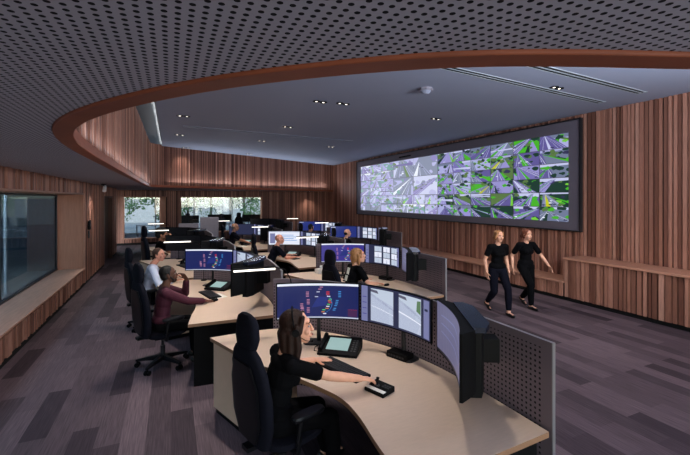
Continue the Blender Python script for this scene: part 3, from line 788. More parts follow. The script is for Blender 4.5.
def hand(mb, w, d, upv, side, curl=.35, k=1., thumb=True):
    """w wrist, d pointing direction, upv back of the hand, side +1 right hand / -1 left hand"""
    d = V(d).normalized(); upv = V(upv); upv = (upv - d * upv.dot(d)).normalized(); lat = d.cross(upv) * 1.0   # lat = towards the little-finger side of a right hand
    th = -lat * side
    for f in (-1, -.33, .33, 1): mb.cap(w + lat * f * .016 * k, w + d * .085 * k + lat * f * .029 * k, .014 * k, .012 * k, 10)
    for i, (f, ln) in enumerate(((-1, .072), (-.33, .083), (.33, .077), (1, .06))):
        ff = f * -1 if side > 0 else f
        p = w + d * .085 * k + th * (f * -.03) * k; dr = (d + th * (f * -.10)).normalized(); a = curl * .45
        for seg, r0, r1 in ((.46, .0100, .0092), (.30, .0092, .0086), (.24, .0086, .0074)):
            dd = (dr * math.cos(a) - upv * math.sin(a)); q = p + dd * ln * seg * k; mb.cap(p, q, r0 * k, r1 * k, 8); p = q; a += curl
    if thumb:
        p = w + d * .022 * k + th * .026 * k; q = p + (d * .55 + th * .75 - upv * .25).normalized() * .042 * k; mb.cap(p, q, .0135 * k, .0115 * k, 8)
        q2 = q + (d * .9 + th * .25 - upv * .3).normalized() * .034 * k; mb.cap(q, q2, .0112 * k, .0088 * k, 8)

def person(label, loc, rz, P):
    f = P.get('female', False); g = .90 if f else 1.; vx = P.get('vox', .010); cl = P.get('cl', .010)
    t = thing('person', label, 'person', loc, rz)
    sit = P.get('sit', True); hz = P.get('hz', .565 if sit else .90)
    lean = R(P.get('lean', 8)); tw = R(P.get('twist', 0))
    hip = V((0, P.get('hy', -.04), hz))
    rot = Matrix.Rotation(-lean, 3, 'X'); rot = Matrix.Rotation(tw, 3, 'Z') @ rot if tw else rot
    T = lambda x, y, z: hip + rot @ V((x, y, z))
    sw = .185 * (g if not f else .88)
    S = {s: T(s * sw, 0, .425) for s in (1, -1)}
    neck = T(0, -.005, .475); bow = R(P.get('bow', 0))
    hc = neck + Matrix.Rotation(tw, 3, 'Z') @ V((P.get('hx', 0), .03 + .13 * math.sin(lean * .6), .155))
    hc += V(P.get('hoff', (0, 0, 0)))
    HR = Matrix.Rotation(R(P.get('yaw', 0)), 3, 'Z') @ Matrix.Rotation(-R(P.get('pitch', 5)), 3, 'X') @ Matrix.Rotation(R(P.get('roll', 0)), 3, 'Y')
    hs = P.get('hs', 1.); hp = lambda x, y, z: hc + HR @ (V((x, y, z)) * hs); HR0 = HR; HR = HR * hs
    up_l, fo_l = (.275, .245) if f else (.295, .26)
    W, E = {}, {}
    for s, key in ((1, 'r'), (-1, 'l')):
        w = V(P['w' + key]); pole = P.get('p' + key, (s * .5, -.4, -.8)); e, w = ik(S[s], w, up_l, fo_l, pole); W[s], E[s] = w, e
    sk = P['skin']; B = MB()
    # trunk
    B.ell(T(0, 0, .03), (.155, .108, .115), rot); B.ell(T(0, -.005, .17), (.122 * (g if f else 1.05), .088, .14), rot); B.ell(T(0, 0, .31), (.148 * g, .10, .15), rot); B.ell(T(0, -.01, .40), (.155 * g, .078, .065), rot)
    for s in (1, -1): B.cap(T(s * .05, -.01, .43), S[s], .058 * g, .056 * g)
    B.cap(T(0, -.01, .42), neck + V((0, 0, .01)), .062 * g, .053 * g); B.cap(neck, hp(0, -.02, -.05), .053 * g, .05 * g)
    # head
    B.ell(hp(0, -.008, .035), (.074, .094, .084), HR); B.ell(hp(0, .022, -.03), (.060, .066, .078), HR); B.ell(hp(0, .045, -.085), (.034, .032, .026), HR)
    B.cap(hp(0, .085, .012), hp(0, .100, -.03), .008, .012, 10); B.ell(hp(0, .096, -.033), (.016, .011, .009), HR)
    B.cap(hp(-.035, .076, .03), hp(.035, .076, .03), .014, .014, 10); B.cap(hp(-.018, .082, -.062), hp(.018, .082, -.062), .012, .012, 8)
    for s in (1, -1): B.ell(hp(s * .075, -.008, -.008), (.010, .020, .032), HR, 10, 8); B.ell(hp(s * .04, .06, -.025), (.022, .022, .022), HR, 10, 8)
    # arms and hands
    for s, key in ((1, 'r'), (-1, 'l')):
        B.cap(S[s], E[s], .050 * g, .040 * g); d = (W[s] - E[s]).normalized(); mid = E[s] + d * fo_l * .3
        B.cap(E[s], mid, .040 * g, .041 * g); B.cap(mid, W[s], .041 * g, .027 * g)
        hd = V(P.get('h' + key, d)); hand(B, W[s] + d * .008, hd, P.get('u' + key, (0, 0, 1)), s, P.get('c' + key, .35), P.get('hk', .98 if not f else .92))
    # legs
    K, A = {}, {}
    for s, key in ((1, 'r'), (-1, 'l')):
        h = hip + V((s * .088, .0, -.02)); ank = V(P.get('a' + key, (s * .12, .38, .09)))
        k, a = ik(h, ank, .43 * (.97 if f else 1), .42 * (.97 if f else 1), P.get('k' + key, (s * .05, 1, .35))); K[s], A[s] = k, a
        B.cap(h, k, .086, .058); d = (a - k).normalized(); B.cap(k, k + d * .14, .055, .056); B.cap(k + d * .14, a, .056, .036)
        fd = V(P.get('f' + key, (s * .1, 1, -.12))).normalized(); B.cap(a + V((0, 0, -.03)) - fd * .03, a + fd * .15 + V((0, 0, -.045)), .036, .026)
    B.build('body', sk, t, vox=vx, sm=2)
    # clothes
    sh = MB(); o = cl
    sh.ell(T(0, 0, .05), (.162 + o, .114 + o, .10), rot); sh.ell(T(0, -.005, .17), (.126 * (g if f else 1.08) + o, .094 + o, .15), rot); sh.ell(T(0, 0, .31), (.148 * g + o, .10 + o, .145), rot); sh.ell(T(0, -.01, .40), (.155 * g + o, .078 + o, .06 + o), rot)
    if f: sh.ell(T(.06, .075, .30), (.062, .052, .06), rot); sh.ell(T(-.06, .075, .30), (.062, .052, .06), rot)
    for s in (1, -1):
        sh.cap(T(s * .05, -.01, .425), S[s], .056 * g + o, .058 * g + o)
        sl = P.get('sleeve', .55); e1 = S[s].lerp(E[s], min(1, sl / .55 * 1.0) if sl < .55 else 1)
        if sl < .55: e1 = S[s].lerp(E[s], sl / .55)
        sh.cap(S[s], e1, .054 * g + o, (.052 if sl < .55 else .042) * g + o)
        if sl > .55: sh.cap(E[s], E[s].lerp(W[s], (sl - .55) / .45), .042 * g + o, .032 * g + o)
    sh.build('shirt', P['shirt'], t, vox=vx, sm=2)
    tr = MB(); tr.ell(T(0, -.005, -.01), (.160 + o * .8, .116 + o * .8, .105), rot)
    for s in (1, -1):
        h = hip + V((s * .088, 0, -.02)); d = A[s] - K[s]; tr.cap(h, K[s], .088 + o, .060 + o); tr.cap(K[s], K[s] + d * .4, .058 + o, .057 + o); tr.cap(K[s] + d * .4, K[s] + d * P.get('hem', .93), .057 + o, .042 + o)
    tr.build('trousers', P.get('trousers', M['cloth_black']), t, vox=vx, sm=2)
    for s, key in ((1, 'r'), (-1, 'l')):
        fd = V(P.get('f' + key, (s * .1, 1, -.12))).normalized(); a = A[s]; m_ = MB()
        m_.cap(a + V((0, 0, -.045)) - fd * .045, a + fd * .06 + V((0, 0, -.048)), .040, .040); m_.cap(a + fd * .06 + V((0, 0, -.05)), a + fd * .165 + V((0, 0, -.055)), .042, .030)
        m_.build('shoe', M['shoe'], t, vox=.009, sm=1)
    # face
    for s in (1, -1):
        e = MB().ell(hp(s * .030, .0795, .003), (.0125, .0095, .0062), HR, 12, 8).build('eye', M['eyewhite'], t, smooth=True)
        MB().ell(hp(s * .030, .0868, .003), (.0060, .0034, .0058), HR, 10, 6).build('iris', M['iris'], e, smooth=True)
        MB().tube([hp(s * .014, .094, .026), hp(s * .032, .091, .031), hp(s * .05, .078, .025)], [.004, .0045, .003], 6).build('eyebrow', P['hairm'], t)
    MB().tube([hp(-.022, .083, -.062), hp(-.008, .0935, -.060), hp(.008, .0935, -.060), hp(.022, .083, -.062)], [.003, .0058, .0058, .003], 8).build('lips', P.get('lips', M['lips']), t, smooth=True)
    # hair
    st = P.get('hair', 'short'); hm = P['hairm']; Hh = MB()
    if st != 'bald':
        if st == 'afro':
            Hh.ell(hp(0, -.025, .06), (.112, .115, .10), HR); Hh.ell(hp(0, -.06, .0), (.10, .075, .085), HR)
        elif st == 'short':
            Hh.ell(hp(0, -.022, .048), (.080, .094, .084), HR); Hh.ell(hp(0, -.045, .0), (.077, .064, .07), HR)
            for s in (1, -1): Hh.cap(hp(s * .072, .012, .03), hp(s * .072, .006, -.005), .012, .008, 8)
        elif st == 'fringe':
            Hh.ell(hp(0, -.055, .0), (.078, .055, .055), HR)
        else:
            Hh.ell(hp(0, -.022, .046), (.084, .098, .086), HR); Hh.ell(hp(0, -.05, -.005), (.084, .066, .085), HR)
            for s in (1, -1): Hh.cap(hp(s * .058, .048, .072), hp(s * .080, .018, -.01), .020, .022, 10)
            if st == 'long':
                for s in (1, -1):
                    Hh.cap(hp(s * .074, .004, .02), hp(s * .076, -.005, -.11), .026, .030); Hh.cap(hp(s * .076, -.005, -.11), hp(s * .085, -.05, -.25), .030, .022)
                    Hh.cap(hp(s * .035, -.075, -.02), hp(s * .05, -.095, -.30), .056, .034); Hh.cap(hp(s * .062, -.04, -.02), hp(s * .07, -.07, -.27), .038, .028)
                Hh.cap(hp(0, -.08, -.02), hp(0, -.10, -.32), .06, .034)
            elif st == 'bob':
                for s in (1, -1): Hh.cap(hp(s * .074, -.005, .02), hp(s * .07, -.03, -.10), .026, .022)
                Hh.cap(hp(0, -.085, 0), hp(0, -.085, -.12), .05, .035)
            elif st == 'pony':
                Hh.ell(hp(0, -.12, .03), (.034, .036, .034), HR); Hh.tube([hp(0, -.13, .03), hp(0, -.165, -.03), hp(0, -.155, -.12)], [.026, .03, .012], 10)
        Hh.build('hair', hm, t, vox=.007 if vx > .007 else .006, sm=5)
    if P.get('beard'):
        b = MB(); b.ell(hp(0, .046, -.083), (.042, .042, .034), HR); 
        for s in (1, -1): b.cap(hp(s * .060, .012, -.02), hp(s * .046, .045, -.075), .012, .016, 10)
        b.cap(hp(-.02, .096, -.049), hp(.02, .096, -.049), .0055, .0055, 8)
        b.build('beard', hm, t, vox=.007, sm=1)
    if P.get('headset'):
        h = MB(); h.tube([hp(.088 * math.cos(a), -.012, .03 + .105 * math.sin(a)) for a in [PI * i / 12 for i in range(13)]], .006, 8)
        for s in (1, -1): h.cyl(hp(s * .082, -.005, -.005), hp(s * .1, -.005, -.005), .028)
        h.tube([hp(.092, .0, -.02), hp(.082, .05, -.066), hp(.062, .082, -.082)], .003, 6); h.ell(hp(.058, .087, -.083), (.008, .007, .006), HR, 8, 6)
        h.build('headset', M['black'], t)
    if P.get('glasses'):
        h = MB()
        for s in (1, -1):
            h.tube([hp(s * .031 + .021 * math.cos(a), .099, .003 + .016 * math.sin(a)) for a in [2 * PI * i / 12 for i in range(13)]], .002, 6); h.tube([hp(s * .052, .098, .006), hp(s * .078, .0, .006)], .002, 6)
        h.tube([hp(-.010, .1, .004), hp(.010, .1, .004)], .002, 6); h.build('glasses', M['black'], t)
    if P.get('badge'):
        mb = MB(); q = T(0, -.118, .36); mb.obox(q, (.085, .004, .11), rot); mb.obox(T(-.005, -.124, .24), (.085, .004, .09), rot); mb.build('badge', M['paper'], t)
    if P.get('collar'):
        mb = MB()
        for s in (1, -1): mb.add([neck + V((0, .062, -.03)), neck + V((s * .055, .03, .012)), neck + V((s * .062, .035, -.03)), neck + V((s * .03, .085, -.06))], [(0, 1, 2, 3)])
        mb.build('collar', P['shirt'], t)
    return t
M['cloth_black'] = mat('black_cloth', (9, 9, 12), .9, spec=.08)
M['cloth_navy'] = mat('navy_cloth', (15, 15, 26), .9, spec=.1)
M['cloth_dress'] = mat('black_knit_cloth', (9, 9, 12), .9, spec=.08)
M['cloth_plum'] = mat('burgundy_cloth', (72, 24, 42), .8, noise=.1, nscale=30)
M['cloth_pale'] = mat('pale_blue_shirt_cloth', (205, 212, 234), .8)
M['shoe'] = mat('black_shoe_leather', (14, 13, 14), .4)
M['eyewhite'] = mat('eye_white', (176, 168, 162), .3); M['iris'] = mat('dark_iris', (35, 22, 16), .2)
M['lips'] = mat('rose_lips', (150, 78, 72), .45)
M['lipsd'] = mat('dark_lips', (84, 46, 42), .45)
M['h_brown'] = mat('dark_brown_hair', (38, 22, 17), .6, spec=.2, noise=.35, nscale=30, stretch=(3, 3, .4), bump=.4)
M['h_black'] = mat('black_hair', (16, 13, 13), .6, bump=.5, nscale=60)
M['h_blond'] = mat('blond_hair', (160, 112, 70), .5, noise=.35, nscale=30, stretch=(3, 3, .4), bump=.4)
M['h_auburn'] = mat('auburn_hair', (110, 58, 38), .5, noise=.3, nscale=30, stretch=(3, 3, .4))
M['h_grey'] = mat('grey_hair', (120, 112, 108), .6, noise=.2, nscale=30)
M['h_short'] = mat('brown_short_hair', (64, 42, 32), .6, noise=.25, nscale=30)
FAIR = skin('fair_skin', (222, 165, 138)); PINK = skin('pink_skin', (214, 150, 128)); DEEP = skin('deep_brown_skin', (92, 58, 44)); TAN = skin('tan_skin', (190, 134, 106))
# ------------------------------------------------------------------ placing the stations
def W(p, T):
    a = R(T[2]) if len(T) > 2 else 0; x, y = p[0] - ORG.x, p[1] - ORG.y; c, s = math.cos(a), math.sin(a)
    return V((ORG.x + x * c - y * s + T[0], ORG.y + x * s + y * c + T[1], p[2] if len(p) > 2 else 0))
ST = {
 'W1': ((0, 0, 0), 'of the long-haired woman in the foreground'),
 'W2': ((-.79, 3.14, -5), 'of the bearded man'),
 'W3': ((-1.05, 5.95, 0), 'of the man in pale blue'),
 'W4': ((-1.2, 8.7, 0), 'of the bushy-haired operator'),
 'R1': ((1.60, 3.0, 0), 'of the blond woman'),
 'R2': ((1.34, 6.1, 0), 'of the bald man'),
 'M':  ((.80, 9.4, 0), 'of the grey-haired man'),
 'R3': ((3.45, 7.1, 0), 'of the man in glasses'),
 'R4': ((3.35, 9.9, 0), 'of the farthest seated operator'),
 'R6': ((2.1, 12.7, 0), 'without operator, by the back wall'),
}
desk0 = lamp0 = None
proto = {}
def put(kind, maker, label, loc, rz=0):
    loc = V(loc)
    if kind not in proto:
        o = maker(label); proto[kind] = o; o.location = loc; o.rotation_euler = (0, 0, rz); return o
    return dup(proto[kind], loc, rz, label)
mons = [((1.305, 3.53), -24.3), ((1.815, 2.955), -71.6), ((1.765, 2.15), -118.5)]
for k, (T, who) in ST.items():
    ra = R(T[2])
    put('desk', make_desk, 'curved birch desk with grey privacy screen ' + who, W(ORG, T), ra)
    for i, (p, a) in enumerate(mons):
        if i == 0: c, kk, desc = map_content(1), 'map', 'curved monitor with navy network map '
        elif i == 1: c, kk, desc = (camera_content('pair'), 'pair', 'curved monitor with two camera pictures ') if k in ('W1', 'W2') else (camera_content('grid'), 'grid', 'curved monitor with grid of pictures ')
        else: c, kk, desc = side_content(), 'side', 'edge-on curved end monitor with thick black back '
        if i == 0:
            if k == 'R1': c, kk, desc = map_content(2, 'viol'), 'violet', 'curved monitor with violet-blue map '
            if k == 'R2': c, kk, desc = doc_content(), 'doc', 'curved monitor with white document '
            if k in ('R3', 'R4'): c, kk, desc = idle_content('navy2'), 'blue', 'curved monitor with plain blue screen '
            if k == 'M': c, kk, desc = idle_content('slate'), 'lav', 'curved monitor with dim lavender screen '
            if k in ('W3', 'W4', 'R6'): c, kk, desc = dark_content(), 'off', 'curved monitor with dark screen '
        if i == 1 and k in ('W3', 'W4', 'R6'): c, kk, desc = dark_content(), 'off', 'middle curved dark monitor '
        n = V((-math.sin(R(a) + ra), math.cos(R(a) + ra))); pos = W((*p, DT), T); pos.x += n.x * .04; pos.y += n.y * .04
        put(kk, lambda l, c=c, i=i: make_monitor(l, c, .13 if i == 2 else .06, h0=.99 if i == 2 else 1.02, MH=.41 if i == 2 else .36), desc + who, pos, R(a) + ra)
    if k != 'R6':
        put('lamp', make_lamp, 'thin task lamp with glowing white bar on desk ' + who, W((.79, 4.02, DT), T), R(-3) + ra)
    put('console', make_console, 'black touch phone console on desk ' + who, W((1.46, 3.34, DT), T), R(-38) + ra)
    put('keyboard', make_keyboard, 'black keyboard on desk ' + who, W((1.315, 2.97, DT), T), R(-71) + ra)
    if k in ('W1', 'R1', 'W2'): put('hub', make_hub, 'small black docking box under monitors on desk ' + who, W((1.895, 2.98, DT), T), R(-68) + ra)
j = make_joystick('black joystick controller with white strip under the foreground woman\'s right hand'); j.location = (1.425, 2.525, DT); j.rotation_euler = (0, 0, R(-68))
m = put('mouse', make_mouse, 'black mouse under the bearded man\'s right hand', (.56, 5.72, DT), R(-80))
put('mouse', make_mouse, 'black mouse beside the blond woman\'s right hand', (3.27, 5.55, DT), R(-80))
# small things on the desks
t = thing('tissue_box', 'white open-topped box standing behind the bald man\'s monitors', 'box', (2.66, 7.02, DT), R(20)); MB().box(-.11, .11, -.06, .06, 0, .09).build('carton', M['paper'], t, bevel=.004); MB().add([(-.04, -.01, .09), (.04, .01, .09), (.055, .02, .14), (.0, .03, .15), (-.05, -.02, .135)], [(0, 1, 2, 3, 4)]).build('tissue', M['white'], t)
for i, (x, y, d) in enumerate(((5.33, 9.86, 'leftmost'), (5.42, 9.68, 'middle'), (5.52, 9.48, 'rightmost'))):
    t = thing('paper_card', 'white folded card on desk of the man in glasses, %s of three' % d, 'card', (x - .18, y, DT), R(60), 'white cards on the desk')
    MB().add([(-.06, 0, 0), (.06, 0, 0), (.06, .03, .1), (-.06, .03, .1)], [(0, 1, 2, 3)]).build('front', M['paper'], t); MB().add([(-.06, .06, 0), (.06, .06, 0), (.06, .03, .1), (-.06, .03, .1)], [(0, 1, 2, 3)]).build('back', M['paper'], t)
t = thing('drinking_cup', 'dark cup on desk of the grey-haired man before the wide window', 'cup', (2.02, 12.25, DT)); MB().cyl((0, 0, 0), (0, 0, .10), .032, .04).build('wall', M['black'], t, smooth=True); MB().tube([(.036, 0, .08), (.065, 0, .07), (.062, 0, .035), (.034, 0, .025)], .006).build('handle', M['black'], t)
for nm, x, y, a, lab in (('paper_sheet', .62, 5.98, .3, 'sheet of white paper on desk of the bearded man'), ('paper_sheet', 1.98, 11.95, .5, 'sheet of white paper on desk of the grey-haired man')):
    o = MB().box(-.105, .105, -.148, .148, 0, .002).build(nm, M['paper']); o.location = (x, y, DT + .0005); o.rotation_euler = (0, 0, a); tag(o, lab, 'paper')

# chairs and people
H = R(-90)
def chair(x, y, a, label): return put('chair', make_chair, label, (x, y, 0), a)
chair(.78, 2.88, R(-72), 'navy-black high-backed chair of the woman in the foreground')
chair(-.10, 5.64, R(-68), 'navy-black high-backed chair of the bearded man in burgundy')
chair(-.36, 7.45, R(-72), 'navy-black high-backed chair at far left behind the pale blue shirt')
tall = chair(-.27, 10.56, R(-75), 'navy-black high-backed chair of the bushy-haired operator, before the tall window')
tall.scale = (1.1, 1.1, 1.12)
chair(2.62, 5.82, R(-75), 'navy-black high-backed chair of the blond woman')
chair(2.08, 9.15, R(-90), 'navy-black high-backed chair of the bald man in navy')
chair(1.80, 12.75, R(-100), 'navy-black high-backed chair of the grey-haired man')
chair(4.52, 10.1, R(-92), 'navy-black high-backed chair of the man in glasses below the video wall')
chair(4.3, 12.5, R(-85), 'navy-black high-backed chair of the farthest seated operator')

def L(wp, loc, rz):
    """world point -> local frame of a person"""
    v = V(wp) - V(loc); c, s = math.cos(-rz), math.sin(-rz); return (v.x * c - v.y * s, v.x * s + v.y * c, v.z)
lo, rz = (.79, 2.87, 0), R(-84)
person('seated woman in black top with long dark hair and headset, hand on joystick', lo, rz, dict(female=True, skin=FAIR, shirt=M['cloth_dress'], hairm=M['h_brown'], hair='long', headset=True, vox=.006, cl=.010, sleeve=.36, hs=1.1, lean=11, hy=-.08, yaw=-24, pitch=-8, hoff=(0, .05, .015),
    wr=L((1.335, 2.555, .85), lo, rz), wl=L((1.13, 3.16, .805), lo, rz), pr=(.75, -.3, -.45), pl=(-.6, -.2, -.7), hr=(-.1, .95, -.28), hl=(.25, .95, -.12), cr=.55, cl_=0, ar=(.14, .36, .09), al=(-.12, .42, .09)))
lo, rz = (-.07, 5.63, 0), R(-84)
person('seated bearded man in burgundy shirt with one hand at his chin', lo, rz, dict(skin=DEEP, shirt=M['cloth_plum'], hairm=M['h_black'], hair='short', beard=True, lips=M['lipsd'], vox=.008, sleeve=.92, lean=7, hy=-.05, yaw=-4, pitch=-10,
    wr=L((.43, 5.62, .80), lo, rz), wl=(-.06, .27, 1.10), pr=(.7, -.2, -.5), pl=(-.45, .45, -.9), hl=(.35, -.45, .65), ul=(-.5, .6, 0), cl_=.3, cr=.35))
lo, rz = (-.36, 7.45, 0), R(-90)
person('seated man in pale blue collared shirt at the far left', lo, rz, dict(skin=PINK, shirt=M['cloth_pale'], hairm=M['h_short'], hair='short', sleeve=.9, lean=10, hy=-.0, hz=.60, yaw=-30, pitch=-6, collar=True, wr=(.24, .42, .80), wl=(-.20, .42, .80), hoff=(-.0, .05, 0)))
lo, rz = (-.25, 10.56, 0), R(-88)
person('seated operator with bushy dark hair and one hand raised, behind a lamp bar', lo, rz, dict(skin=TAN, shirt=M['cloth_black'], hairm=M['h_black'], hair='afro', sleeve=.4, lean=7, hz=.69, hy=-.04, hs=1.15, yaw=-10, wr=(.07, .27, 1.22), pr=(.5, .4, -.9), hr=(-.3, -.3, .7), ur=(.5, .5, 0), wl=(-.2, .42, .80)))
lo, rz = (2.68, 5.80, 0), R(-88)
person('seated blond woman in black top with white badge on her back', lo, rz, dict(female=True, skin=FAIR, shirt=M['cloth_dress'], hairm=M['h_blond'], hair='bob', vox=.008, sleeve=.36, lean=15, hy=.02, hz=.63, hs=1.08, yaw=-16, pitch=-14, badge=True, wr=L((3.10, 5.56, .81), lo, rz), wl=L((3.04, 5.95, .81), lo, rz), pr=(.7, -.3, -.5)))
lo, rz = (2.12, 9.15, 0), R(-92)
person('seated bald man in navy polo shirt leaning on his desk', lo, rz, dict(skin=PINK, shirt=M['cloth_navy'], hairm=M['h_grey'], hair='bald', sleeve=.4, lean=24, hy=.02, hz=.63, hs=1.05, yaw=-6, pitch=-6, wr=L((2.72, 8.92, .81), lo, rz), wl=L((2.72, 9.33, .81), lo, rz), pr=(.7, -.2, -.6)))
lo, rz = (1.80, 12.75, 0), R(-100)
person('seated grey-haired man in dark polo shirt before the wide back window', lo, rz, dict(skin=TAN, shirt=M['cloth_navy'], hairm=M['h_grey'], hair='fringe', sleeve=.4, lean=10, hz=.67, hs=1.08, yaw=8, pitch=-4, wr=(.18, .50, .81), wl=(-.2, .46, .81)))
lo, rz = (4.52, 10.1, 0), R(-92)
person('seated dark-haired man in glasses and black top below the video wall', lo, rz, dict(skin=FAIR, shirt=M['cloth_black'], hairm=M['h_black'], hair='fringe', glasses=True, sleeve=.42, lean=14, hz=.60, yaw=-4, pitch=-6, wr=(.22, .50, .81), wl=(-.2, .5, .81)))
lo, rz = (4.3, 12.5, 0), R(-85)
person('farthest seated operator in black with headset below the lit back wall', lo, rz, dict(skin=FAIR, shirt=M['cloth_black'], hairm=M['h_black'], hair='short', headset=True, sleeve=.9, lean=9, hz=.59, yaw=12, wr=(.2, .42, .81), wl=(-.2, .42, .81)))
# two women walking along the bench
lo, rz = (5.80, 5.62, 0), R(164)
person('walking woman in black short-sleeved top and cropped trousers, left of two walkers', lo, rz, dict(female=True, sit=False, skin=FAIR, shirt=M['cloth_dress'], trousers=M['cloth_navy'], hairm=M['h_blond'], hair='pony', lean=3, hy=0, hz=.845, sleeve=.30, pitch=-4, yaw=6,
    wr=(.27, .10, .80), wl=(-.25, -.02, .79), pr=(.3, -.9, 0), pl=(-.3, -.9, 0), ur=(1, 0, .2), ul=(-1, 0, .2), hr=(0, .25, -1), hl=(0, .1, -1), ar=(.07, -.27, .13), al=(-.06, .30, .085), kr=(0, 1, 0), kl=(0, 1, 0), fr=(0, 1, -.55), fl=(0, 1, .05), hem=.86))
lo, rz = (6.66, 5.70, 0), R(166)
person('walking woman in black top with auburn hair and swinging arm, right of two walkers', lo, rz, dict(female=True, sit=False, skin=FAIR, shirt=M['cloth_dress'], hairm=M['h_auburn'], hair='pony', lean=3, hy=0, hz=.835, sleeve=.36, pitch=-3, yaw=10,
    wr=(.26, -.05, .79), wl=(-.40, .18, .84), pr=(.3, -.9, 0), pl=(-.5, -.9, 0), ur=(1, 0, .2), ul=(-1, 0, .3), hr=(0, .1, -1), hl=(-.35, .35, -.9), ar=(.06, .26, .085), al=(-.07, -.22, .12), kr=(0, 1, 0), kl=(0, 1, 0), fr=(0, 1, .05), fl=(0, 1, -.5), hem=.92))

# grey felt partitions behind the third row
for x, y, a, w, h, d in ((.52, 13.3, -.35, .62, 1.42, 'lower grey felt partition left of the taller one, before the wide window'), (1.12, 13.0, -.2, .56, 1.62, 'taller grey felt partition with plain upright face before the wide window')):
    t = thing('felt_partition', d, 'partition', (x, y, 0), a, 'grey felt partitions')
    MB().box(-w / 2, w / 2, -.03, .03, .06, h).build('panel', M['greyfabric'], t, bevel=.012)
    for s in (-1, 1): MB().box(s * w * .36 - .03, s * w * .36 + .03, -.2, .2, 0, .06).build('foot', M['darkmetal'], t, bevel=.006)

# ------------------------------------------------------------------ glazed office and garden beyond the back windows
mb = MB(); mb.box(8.7, 8.9, YB + .26, 27.5, 0, 3); mb.box(-3.4, -3.2, YB + .26, 27.5, 0, 3); struct(mb.build('wall_office', M['white']))
struct(MB().box(-3.4, 8.9, YB + .26, 27.5, 2.75, 2.9).build('ceiling_office', M['white']))
w4 = struct(thing('window_4', None, None)); mb = MB()
for x in (-3.2, -.9, 1.4, 3.7, 6.0, 8.6): mb.box(x - .04, x + .04, 27.35, 27.45, 0, 2.75)
mb.box(-3.2, 8.7, 27.35, 27.45, 0, .08); mb.build('window_frame', M['white'], w4)
MB().box(-3.2, 8.7, 27.39, 27.4, .08, 2.75).build('pane', M['glass'], w4)
def office_desk(label):
    t = thing('office_desk', label, 'desk', (0, 0, 0), 0, 'white desks in the glazed office')
    MB().box(-.8, .8, -.4, .4, .71, .74).build('desk_top', M['white'], t)
    for sx in (-1, 1):
        for sy in (-1, 1): MB().box(sx * .75 - .025, sx * .75 + .025, sy * .35 - .025, sy * .35 + .025, 0, .71).build('leg', M['greymetal'], t)
    return t
def office_monitor(label):
    t = thing('office_monitor', label, 'monitor', (0, 0, .74), 0, 'dark monitors in the glazed office')
    MB().box(-.36, .36, -.02, .02, .14, .56).build('case', M['black'], t, bevel=.008); MB().box(-.34, .34, .02, .022, .16, .54).build('screen', M['blackgloss'], t)
    MB().cyl((0, 0, .01), (0, 0, .2), .02).build('stand', M['darkmetal'], t); MB().cyl((0, 0, 0), (0, 0, .012), .12).build('base', M['darkmetal'], t); return t
offs = [(.6, 22.6, 0, 'nearest the left end'), (2.6, 23.4, 0, 'second from the left'), (4.4, 22.6, 0, 'behind the window post'), (-.9, 24.2, .4, 'seen through the tall window'), (4.9, 25.0, 0, 'nearest the garden, at right')]
for i, (x, y, a, d) in enumerate(offs): put('odesk', office_desk, 'white office desk beyond the glass, ' + d, (x, y, 0), a)
for i, (x, y, a, d) in enumerate([(.4, 22.7, .1, 'left on the leftmost desk'), (1.05, 22.65, -.1, 'right on the leftmost desk'), (2.3, 23.5, .1, 'left on the second desk'), (2.95, 23.45, -.15, 'right on the second desk'), (4.1, 22.7, .1, 'left on the desk behind the post'), (4.8, 22.65, -.1, 'right on the desk behind the post')]):
    put('omon', office_monitor, 'dark monitor beyond the wide back window, ' + d, (x, y, .74), a)
for x, y, a, d in ((.8, 23.5, 2.9, 'behind the leftmost white desk'), (2.5, 22.6, .2, 'before the second white desk'), (3.7, 23.6, 3.0, 'right of the second white desk')):
    chair(x, y, a, 'navy-black high-backed chair in the glazed office, ' + d)
struct(MB().box(-30, 40, 27.5, 60, -.2, -.02).build('ground', M['ground'])); struct(MB().box(-30, -3.4, -12, 27.5, -.2, -.02).build('ground', M['ground']))
struct(MB().box(-12, 22, 41, 41.3, -.02, 2.2).build('wall_garden', M['concrete']))
def tree(label, x, y, h, r, seed, leafm, n=900, low=.3):
    t = thing('garden_tree', label, 'tree', (x, y, -.02), 0, 'garden trees outside'); q = random.Random(seed)
    mb = MB(); mb.tube([(0, 0, 0), (.05, .03, h * .35), (-.03, .05, h * .7), (0, 0, h * .92)], [.11, .085, .06, .02], 8)
    for k in range(5):
        a = q.uniform(0, 6.28); z = h * q.uniform(.3, .65); mb.tube([(0, 0, z), (math.cos(a) * r * .5, math.sin(a) * r * .5, z + r * .35), (math.cos(a) * r * .8, math.sin(a) * r * .8, z + r * .6)], [.045, .03, .012], 6)
    mb.build('trunk', M['bark'], t)
    mb = MB(); cl = [(V((q.uniform(-.6, .6) * r, q.uniform(-.6, .6) * r, h * q.uniform(low, 1.0))), r * q.uniform(.3, .5)) for k in range(11)]
    for k in range(n):
        c, rr = q.choice(cl); d = V((q.gauss(0, 1), q.gauss(0, 1), q.gauss(0, 1))).normalized() * rr * q.uniform(.5, 1.05); p = c + d
        u = V((q.gauss(0, 1), q.gauss(0, 1), q.gauss(0, 1))).normalized(); w_ = u.orthogonal().normalized(); l_ = q.uniform(.08, .17)
        mb.add([p - u * l_, p + w_ * l_ * .45, p + u * l_, p - w_ * l_ * .45], [(0, 1, 2, 3)])
    mb.build('foliage', leafm, t); return t
